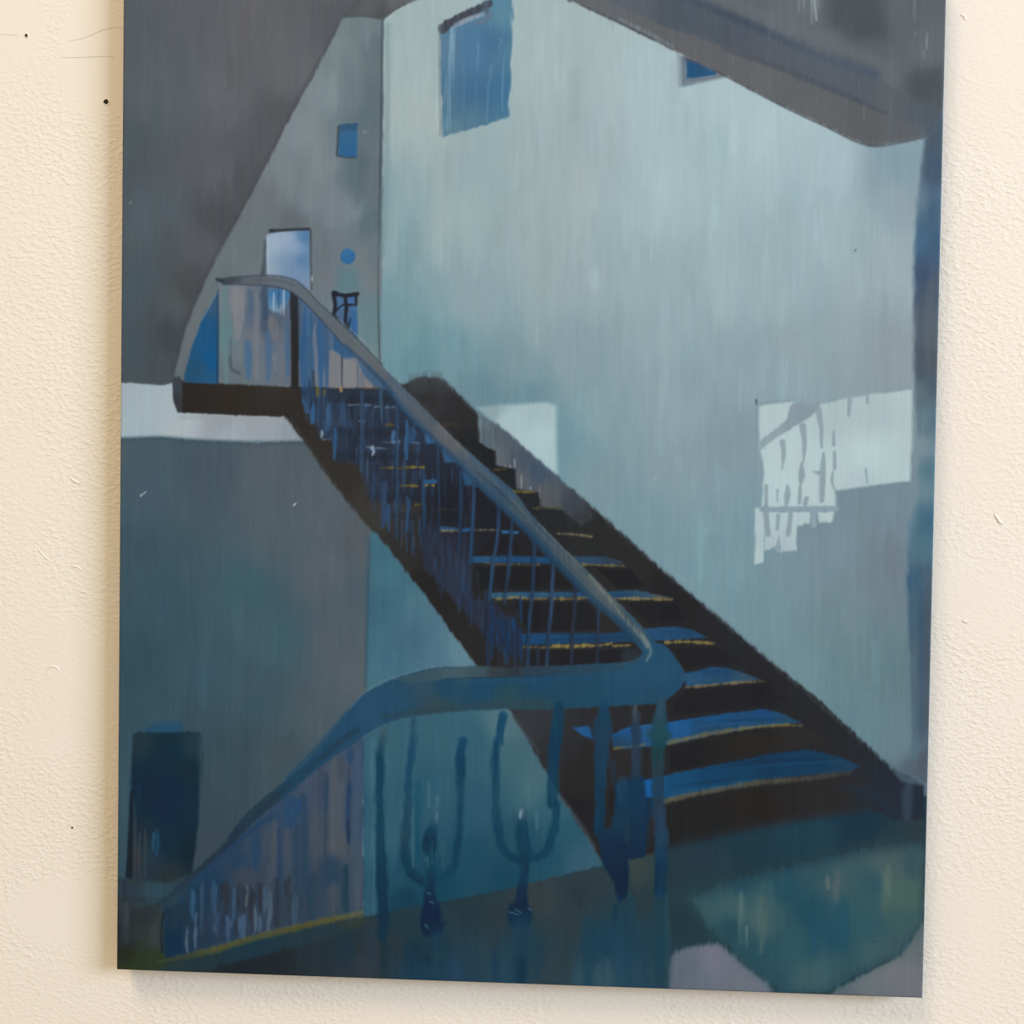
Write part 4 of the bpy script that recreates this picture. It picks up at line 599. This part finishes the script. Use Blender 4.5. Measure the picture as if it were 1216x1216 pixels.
# ---- balusters hanging from the lower handrail
front = part('painted_balustrade', None, 'dark blue turned balusters in the foreground')
def bal(pts, wd, col, soft=2.6, **k):
    t = part('painted_baluster', front); S(pts, [w_ * 1.12 for w_ in wd], col, soft=soft, lab=t, h=.6, jag=1.3, dry=.14, a=.95, **k)
    for q in range(2):                        # broken second touches of the brush along the stroke
        i0 = int(rnd.integers(0, len(pts) - 1)); (xa, ya), (xb, yb) = pts[i0], pts[i0 + 1]; d_ = rnd.uniform(-.35, .35) * wd[i0]
        S([(xa + d_, ya), ((xa + xb) / 2 + d_ * 1.3, (ya + yb) / 2), (xb + d_, yb)], wd[i0] * .35, tuple(np.array(col[i0]) * rnd.uniform(.75, 1.25)), soft=1.5, a=.5, dry=.3)
    return t
V(437, 876, 1086, 5, (62, 110, 134), soft=2, a=.5); V(443, 880, 1085, 6, (86, 126, 144), soft=3, a=.6, dry=.3); V(432, 880, 1080, 3, (44, 92, 122), soft=2, a=.6, dry=.3)
bal([(456, 866), (453, 890), (450.5, 905), (451.5, 955), (453, 1040), (455, 1090), (453, 1112)], [5, 8, 8, 9, 11, 12, 10], [(66, 90, 98), (44, 84, 108), (20, 72, 98), (30, 74, 98), (22, 62, 88), (18, 56, 80), (26, 60, 80)])
bal([(491, 852), (490, 880), (486, 922), (483, 985), (481, 1015), (488, 1036), (502, 1047)], [4, 7, 8, 9, 10, 11, 9], [(48, 84, 104), (40, 84, 114), (36, 84, 114), (44, 78, 98), (32, 70, 92), (24, 70, 96), (22, 68, 94)])
bal([(550, 880), (547, 905), (546.5, 955), (543, 1004), (539, 1028), (528, 1040), (512, 1046)], [9, 10, 7, 8, 8, 7, 7], [(30, 84, 120), (22, 72, 104), (36, 82, 108), (22, 74, 104), (24, 76, 104), (30, 82, 108), (26, 74, 102)])
bal([(597.5, 848), (594, 870), (589.5, 893), (589, 945), (592, 990), (601, 1014), (620, 1022)], [7, 8, 8, 8, 10, 9, 8], [(30, 84, 122), (30, 84, 122), (24, 74, 108), (38, 82, 106), (26, 76, 108), (26, 72, 98), (20, 62, 90)])
k1 = bal([(519, 948), (516, 972), (512, 990), (511, 1003), (511, 1020), (511, 1040), (510, 1060), (512, 1080), (513, 1100)], [3, 7, 13, 16, 9, 9, 10, 20, 24], [(86, 122, 142), (66, 96, 120), (16, 66, 94), (10, 60, 88), (28, 76, 98), (20, 68, 94), (10, 50, 78), (10, 46, 78), (12, 46, 74)])
P([(500, 1094), (515, 1096), (530, 1094), (524, 1104), (505, 1106)], (18, 48, 72), soft=1.5, lab=k1, h=1.2, jag=.8)
for x, a, b, wd, c in ((509, 930, 958, 5, (92, 124, 142)), (519, 965, 976, 2.5, (122, 150, 166)), (513, 1000, 1024, 2, (80, 120, 140)), (508, 1018, 1032, 4, (80, 116, 134)), (497, 930, 1020, 8, (28, 92, 124)), (532, 920, 960, 5, (70, 112, 132)), (527, 1000, 1030, 8, (64, 102, 122)), (490, 960, 1030, 2, (92, 126, 142))): V(x, a, b, wd, c, soft=2, a=.75, dry=.3)
k2 = bal([(621, 968), (620, 985), (622, 1003), (623, 1016), (622, 1035), (620, 1058), (619, 1078), (618, 1086)], [6, 13, 16, 12, 8, 10, 18, 28], [(58, 90, 112), (20, 72, 100), (22, 72, 98), (20, 68, 94), (20, 70, 98), (12, 54, 84), (10, 46, 76), (16, 46, 70)])
bal([(660, 955), (658, 985), (652, 1008), (638, 1018), (624, 1020)], [8, 9, 10, 9, 6], [(26, 72, 98), (26, 76, 104), (24, 76, 104), (22, 72, 100), (22, 70, 96)], soft=2.5)
for x, a, b, wd, c in ((618, 962, 972, 3, (150, 160, 170)), (621, 960, 970, 2, (110, 130, 146)), (637, 962, 984, 5, (80, 116, 136)), (632, 975, 1005, 7, (46, 92, 114))): V(x, a, b, wd, c, soft=1.5, a=.8, dry=.25)
for a, b in (((604, 1083), (616, 1086)), ((612, 1080), (619, 1084)), ((627, 1078), (631, 1081)), ((508, 1060), (512, 1062)), ((510, 1070), (515, 1073)), ((505, 1098), (508, 1102))): S([a, b], 1.1, (122, 148, 166), soft=.6, a=.75, h=1.5)
V(724, 1030, 1034, 3, (150, 176, 190), soft=.8)
bal([(664, 838), (663, 860), (658, 890), (657, 930), (656, 953)], [10, 13, 12, 11, 12], [(24, 72, 104), (30, 78, 106), (24, 72, 108), (32, 78, 108), (26, 66, 90)])
bal([(717.5, 836), (716, 852), (715, 866), (714, 891), (713, 938), (712, 985)], [8, 14, 21, 15, 10, 11], [(34, 82, 116), (34, 74, 102), (38, 70, 96), (38, 72, 100), (30, 76, 108), (24, 68, 98)])
bal([(754, 840), (755, 857), (755.5, 891), (755, 926)], [4, 10, 9, 9], [(70, 84, 96), (44, 58, 74), (46, 62, 82), (42, 60, 82)])
P([(730, 930), (764, 922), (766, 947), (778, 950), (769, 983), (766, 1016), (747, 1021), (745, 1063), (735, 1074), (728, 1046), (716, 1026), (708, 985), (713, 980), (724, 985), (730, 950)], [(740, 940, (32, 68, 96)), (760, 950, (26, 66, 98)), (750, 985, (24, 58, 86)), (740, 1010, (18, 50, 76)), (735, 1050, (14, 46, 74)), (738, 975, (34, 62, 84))], soft=2.2, jag=1, lab=part('painted_baluster', front, 'broad dark blue baluster below the rail'), h=.6)
for x, a, b, wd, c in ((728, 905, 930, 8, (40, 54, 74)), (738, 925, 950, 10, (44, 78, 106)), (749, 920, 960, 4, (30, 58, 84)), (770, 950, 1005, 5, (36, 48, 60)), (727, 940, 968, 7, (36, 34, 36)), (744, 975, 1000, 7, (38, 60, 74)), (748, 1062, 1100, 9, (52, 88, 114)), (731, 1075, 1098, 6, (26, 62, 90))): V(x, a, b, wd, c, soft=2.4, a=.75, dry=.2)
bal([(786, 832), (784, 850), (783, 870), (781, 891), (781, 924), (783, 968), (785, 1000), (785, 1030), (784, 1060)], [8, 14, 20, 13, 12, 13, 13, 13, 12], [(52, 80, 96), (48, 80, 98), (40, 78, 84), (34, 72, 78), (46, 66, 80), (46, 70, 94), (44, 78, 108), (22, 62, 94), (26, 64, 92)])
S([(772, 872), (783, 873), (794, 873)], 8, (44, 78, 84), soft=4, a=.7)

# ---- floor reflections
refl = 0
for x, a, b, wd, c in ((784, 1062, 1165, 13, (44, 84, 110)), (792, 1060, 1150, 5, (58, 88, 106)), (740, 1080, 1160, 30, (46, 84, 114)), (700, 1095, 1165, 18, (42, 82, 112)), (618, 1098, 1160, 30, (44, 82, 112)), (619, 1140, 1170, 12, (20, 56, 88)), (600, 1120, 1165, 12, (56, 90, 114)), (640, 1120, 1160, 14, (44, 78, 108)), (456, 1118, 1158, 9, (34, 62, 78)), (440, 1100, 1160, 10, (52, 72, 90)), (410, 1110, 1145, 16, (40, 66, 86)), (490, 1120, 1155, 18, (34, 66, 92)), (508, 1135, 1150, 10, (28, 54, 72)), (520, 1110, 1160, 24, (46, 80, 108)), (495, 1148, 1170, 20, (44, 80, 112)), (540, 1140, 1165, 18, (52, 82, 116)), (588, 1130, 1175, 7, (40, 76, 112)), (430, 1140, 1165, 14, (60, 68, 80)), (672, 1100, 1170, 14, (50, 68, 78)), (765, 1120, 1170, 12, (52, 86, 112)), (720, 1150, 1172, 20, (74, 98, 118))):
    V(x, a, b, wd, c, soft=wd * .4 + 1, a=.7, dry=.15, lab=refl if wd < 31 else 0)
pale = part('painted_reflection', floor_, 'lilac-grey patch of light at the foot of the picture')
pale2 = part('painted_reflection', floor_, 'grey patch of light in the lower right corner')
P([(796, 1135), (812, 1126), (838, 1122), (858, 1122), (884, 1146), (912, 1166), (924, 1190), (794, 1190)], [(810, 1150, (96, 106, 118)), (850, 1140, (112, 116, 128)), (880, 1165, (104, 112, 122)), (830, 1172, (100, 110, 122))], soft=5, jag=1.5, lab=pale)
P([(1098, 1095), (1070, 1135), (1020, 1160), (985, 1180), (985, 1195), (1100, 1195)], [(1085, 1120, (100, 108, 110)), (1070, 1160, (112, 115, 119)), (1030, 1175, (104, 112, 116)), (1000, 1182, (92, 104, 110))], soft=3, jag=1.5, lab=pale2)
rug = part('painted_rug', floor_, 'blurred teal and green patch on the floor')
P([(822, 1068), (850, 1050), (905, 1036), (960, 1022), (1040, 1005), (1097, 1000), (1097, 1096), (1068, 1134), (1020, 1156), (984, 1177), (930, 1180), (910, 1165), (870, 1130), (835, 1092)], [(x_, y_, tuple(.58 * np.array(c_) + .42 * np.array((50, 86, 94)))) for x_, y_, c_ in [
    (840, 1060, (66, 96, 106)), (840, 1080, (74, 102, 104)), (870, 1075, (82, 108, 106)), (900, 1090, (92, 112, 104)), (912, 1075, (86, 104, 100)), (880, 1050, (50, 92, 112)), (930, 1060, (48, 96, 118)), (970, 1035, (64, 94, 104)), (990, 1050, (82, 100, 100)), (960, 1080, (44, 92, 116)), (990, 1110, (44, 96, 122)), (950, 1120, (60, 102, 112)), (1040, 1050, (56, 90, 102)),
    (1050, 1020, (84, 98, 92)), (1060, 1060, (88, 112, 92)), (1080, 1060, (82, 108, 84)), (1085, 1030, (66, 86, 90)), (1030, 1100, (62, 102, 112)), (1070, 1100, (72, 96, 92)), (1040, 1130, (78, 100, 100)), (960, 1160, (80, 104, 106)), (900, 1130, (50, 90, 104)), (870, 1105, (46, 84, 100)), (920, 1165, (54, 90, 102)), (1000, 1150, (66, 94, 102)), (1060, 1040, (90, 104, 92))]], soft=13, jag=2, a=.9, lab=rug)
for x, a, b, wd, c in ((880, 1060, 1120, 6, (96, 118, 108)), (887, 1100, 1125, 2, (130, 142, 132)), (905, 1070, 1130, 8, (94, 112, 102)), (983, 1040, 1055, 3, (128, 124, 116)), (993, 1035, 1070, 6, (92, 98, 100)), (1052, 1040, 1075, 8, (98, 116, 98)), (965, 1090, 1130, 12, (42, 94, 124)), (1000, 1070, 1130, 14, (46, 98, 124)), (1040, 1040, 1100, 10, (58, 92, 104))): V(x, a, b, wd, c, soft=wd * .5 + 1, a=.6, dry=.3)
S([(1034, 1116), (1042, 1119)], 1.4, (44, 56, 60), soft=.8, a=.8)

S([(793, 1006), (850, 993), (912, 980), (975, 970), (1030, 961)], 9, (37, 50, 60), soft=7, a=.6)
S([(835, 1056), (905, 1036), (960, 1022), (1040, 1006), (1097, 1000)], 16, (42, 64, 76), soft=11, a=.5)
# small flecks of white on the paint
for x, y, wd, c in ((350, 599, 1.8, (190, 204, 214)), (168, 588, 2, (170, 186, 194)), (172, 585, 1.6, (150, 168, 178)), (155, 241, 2, (130, 142, 148)), (433, 157, 1.6, (150, 160, 160)), (1016, 297, 1.4, (90, 96, 96)), (778, 568, 1.2, (150, 165, 170))): S([(x - 1, y + 1), (x + 1, y - 1)], wd, c, soft=.7, h=1)

# loose overlapping brush touches inside the large plain areas
for _ in range(2600):
    x, y = VR.uniform(142, 1118), VR.uniform(-20, 1180); n_ = int(LAB[int(y) + OY, int(x)])
    if n_ not in (wallR, wallL, wallM, wallB, ceil, floor_, rug, beam): continue
    l_, wd = VR.uniform(16, 60), VR.uniform(3, 15)
    if n_ == beam: l_ *= .4; wd *= .4
    if n_ in (floor_, rug): l_ *= .6
    box_ = LAB[max(int(y - l_ / 2) + OY - 3, 0):int(y + l_ / 2) + OY + 3, max(int(x - wd / 2) - 3, 0):int(x + wd / 2) + 4]
    if (box_ != n_).any(): continue
    k_ = VR.normal(0, .028); c_ = IMG[int(y) + OY, int(x)] * (1 + k_) + VR.normal(0, .8, 3)
    V(x, y - l_ / 2, y + l_ / 2, wd, tuple(c_), soft=wd * VR.uniform(.2, .5) + .8, a=VR.uniform(.25, .7), dry=VR.uniform(.1, .5), lean=VR.uniform(-2, 2))
# the blues of the lower half carry more dark pigment
sat = np.clip((IMG[..., 2] - IMG[..., 0] - 24) / 34, 0, 1) * np.clip((YY - 560) / 90, 0, 1)
IMG *= 1 - sat[..., None] * np.array((.17, .10, .085), np.float32)
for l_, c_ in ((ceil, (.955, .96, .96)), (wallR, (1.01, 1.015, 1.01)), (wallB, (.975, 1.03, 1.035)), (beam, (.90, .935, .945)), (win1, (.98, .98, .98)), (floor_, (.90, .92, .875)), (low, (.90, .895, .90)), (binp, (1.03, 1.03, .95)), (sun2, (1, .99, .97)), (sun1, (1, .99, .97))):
    IMG[LAB == l_] *= np.array(c_, np.float32)  # part tints; ceiling and beam carry a darkening that offsets the top's stronger light
mute = np.clip((IMG[..., 2] - IMG[..., 0] - 40) / 50, 0, 1)
IMG *= 1 - mute[..., None] * np.array((.10, .08, .11), np.float32)
deep = np.clip((IMG[..., 2] - IMG[..., 0] - 14) / 26, 0, 1) * np.clip((100 - IMG.mean(axis=2)) / 40, 0, 1)
IMG *= 1 - deep[..., None] * np.array((.08, .04, .03), np.float32)
# ---- brush grain over everything, stronger where the paint is pale
lum = IMG.mean(axis=2, keepdims=True)
amp = .35 + .65 * np.clip(lum / 120, 0, 1)
IMG += amp * (1.0 * N_STR + .6 * N_STR2 + .6 * N_MOT + .5 * N_SOFT + .7 * N_FINE)[..., None]
IMG += amp * (gn(18, 34) * .4)[..., None] * np.array((1.0, -.1, -.3), np.float32) + (gn(1.5, 12) * .5)[..., None] * np.array((-.7, .1, .6), np.float32)
HGT = HGT * .000025 + (N_STR * .5 + N_FINE * .3 + N_STR2 * .4) * .0000045

# ---- panel and paint film
root = bpy.data.objects.new('painting', None); COL.objects.link(root); root.location = (PW / 2, 0, PZ)
root['label'] = 'unframed blue-grey painting of a dark staircase hung on the rough white wall'; root['category'] = 'painting'
def child(name, me, m, parent=root, label=None):
    o = link_obj(name, me, m, parent, label=label)
    if parent is root: o.matrix_parent_inverse = Matrix.Translation((-PW / 2, 0, -PZ))
    return o
em, _, _ = mat('painted_panel_edge', (.05, .06, .07), .6, .3)
b = bmesh.new(); bmesh.ops.create_cube(b, size=1)
F0 = .0008                                    # thickness of ground and paint in front of the board
for v in b.verts: v.co = (PW * (v.co.x + .5), -PD + F0 + (PD - F0) * (v.co.y + .5), PZ + PH * (v.co.z + .5))
bmesh.ops.bevel(b, geom=b.edges[:], offset=.0009, segments=2, affect='EDGES', profile=.5)
me = bpy.data.meshes.new('panel'); b.to_mesh(me); b.free(); child('panel', me, em, label='plain dark wooden panel')

# the strokes above were measured on the photograph, so the panel's grid is carried to photo coordinates once, here;
# the picture itself lives on the panel as a colour attribute
NX, NZ = 790, 985                             # quads across and up the paint film
gx = np.linspace(0, PW, NX + 1); gz = np.linspace(0, PH, NZ + 1)
GX, GZ = np.meshgrid(gx, gz)
q = np.stack([GX - cam_loc[0], np.full_like(GX, -PD) - cam_loc[1], PZ + GZ - cam_loc[2]], -1)
Mi = np.array(((ax[0], ay[0], az[0]), (ax[1], ay[1], az[1]), (ax[2], ay[2], az[2])))
c3 = q @ Mi
U = CX - F_PX * c3[..., 0] / c3[..., 2]; W_ = CY + F_PX * c3[..., 1] / c3[..., 2] + OY
def sample(a):
    u = np.clip(U, 0, CW - 1.001); v = np.clip(W_, 0, CH - 1.001); i = u.astype(int); j = v.astype(int)
    fu, fv = u - i, v - j
    if a.ndim == 3: fu, fv = fu[..., None], fv[..., None]
    return (a[j, i] * (1 - fu) + a[j, i + 1] * fu) * (1 - fv) + (a[j + 1, i] * (1 - fu) + a[j + 1, i + 1] * fu) * fv
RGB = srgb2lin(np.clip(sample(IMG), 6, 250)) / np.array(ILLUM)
RGB = np.clip(RGB - PAINT_GLOSS, .004, .92)
RELIEF = sample(HGT)
ui, vi = np.clip(np.rint(.25 * (U[:-1, :-1] + U[1:, :-1] + U[:-1, 1:] + U[1:, 1:])).astype(int), 0, CW - 1), np.clip(np.rint(.25 * (W_[:-1, :-1] + W_[1:, :-1] + W_[:-1, 1:] + W_[1:, 1:])).astype(int), 0, CH - 1)
FL = LAB[vi, ui]
# the film folds back softly over the panel's edge
edge_d = np.minimum(np.minimum(GX, PW - GX), np.minimum(GZ, PH - GZ))
YV = -PD - RELIEF * np.clip(edge_d / .002, 0, 1) + .0007 * np.clip(1 - edge_d / .0012, 0, 1) ** 2
VERT = np.stack([GX, YV, PZ + GZ], -1).reshape(-1, 3).astype(np.float32)
idx = np.arange((NX + 1) * (NZ + 1)).reshape(NZ + 1, NX + 1)
QUAD = np.stack([idx[:-1, :-1], idx[:-1, 1:], idx[1:, 1:], idx[1:, :-1]], -1).reshape(-1, 4)
FL = FL.reshape(-1); RGBA = np.ones((VERT.shape[0], 4), np.float32); RGBA[:, :3] = RGB.reshape(-1, 3)
cnt = np.bincount(FL, minlength=len(PARTS) + 1)
for i in range(len(PARTS), 0, -1):            # scraps of a few quads melt into the part they lie on
    if 0 < cnt[i] < 25: FL[FL == i] = PARTS[i][1] or wallR
FL[FL == 0] = wallR
pm_, pt, pb = mat('oil_paint', (.3, .4, .45), .58, .12)
at = pt.nodes.new('ShaderNodeVertexColor'); at.layer_name = 'paint'; pt.links.new(at.outputs[0], pb.inputs['Base Color'])
made = {}
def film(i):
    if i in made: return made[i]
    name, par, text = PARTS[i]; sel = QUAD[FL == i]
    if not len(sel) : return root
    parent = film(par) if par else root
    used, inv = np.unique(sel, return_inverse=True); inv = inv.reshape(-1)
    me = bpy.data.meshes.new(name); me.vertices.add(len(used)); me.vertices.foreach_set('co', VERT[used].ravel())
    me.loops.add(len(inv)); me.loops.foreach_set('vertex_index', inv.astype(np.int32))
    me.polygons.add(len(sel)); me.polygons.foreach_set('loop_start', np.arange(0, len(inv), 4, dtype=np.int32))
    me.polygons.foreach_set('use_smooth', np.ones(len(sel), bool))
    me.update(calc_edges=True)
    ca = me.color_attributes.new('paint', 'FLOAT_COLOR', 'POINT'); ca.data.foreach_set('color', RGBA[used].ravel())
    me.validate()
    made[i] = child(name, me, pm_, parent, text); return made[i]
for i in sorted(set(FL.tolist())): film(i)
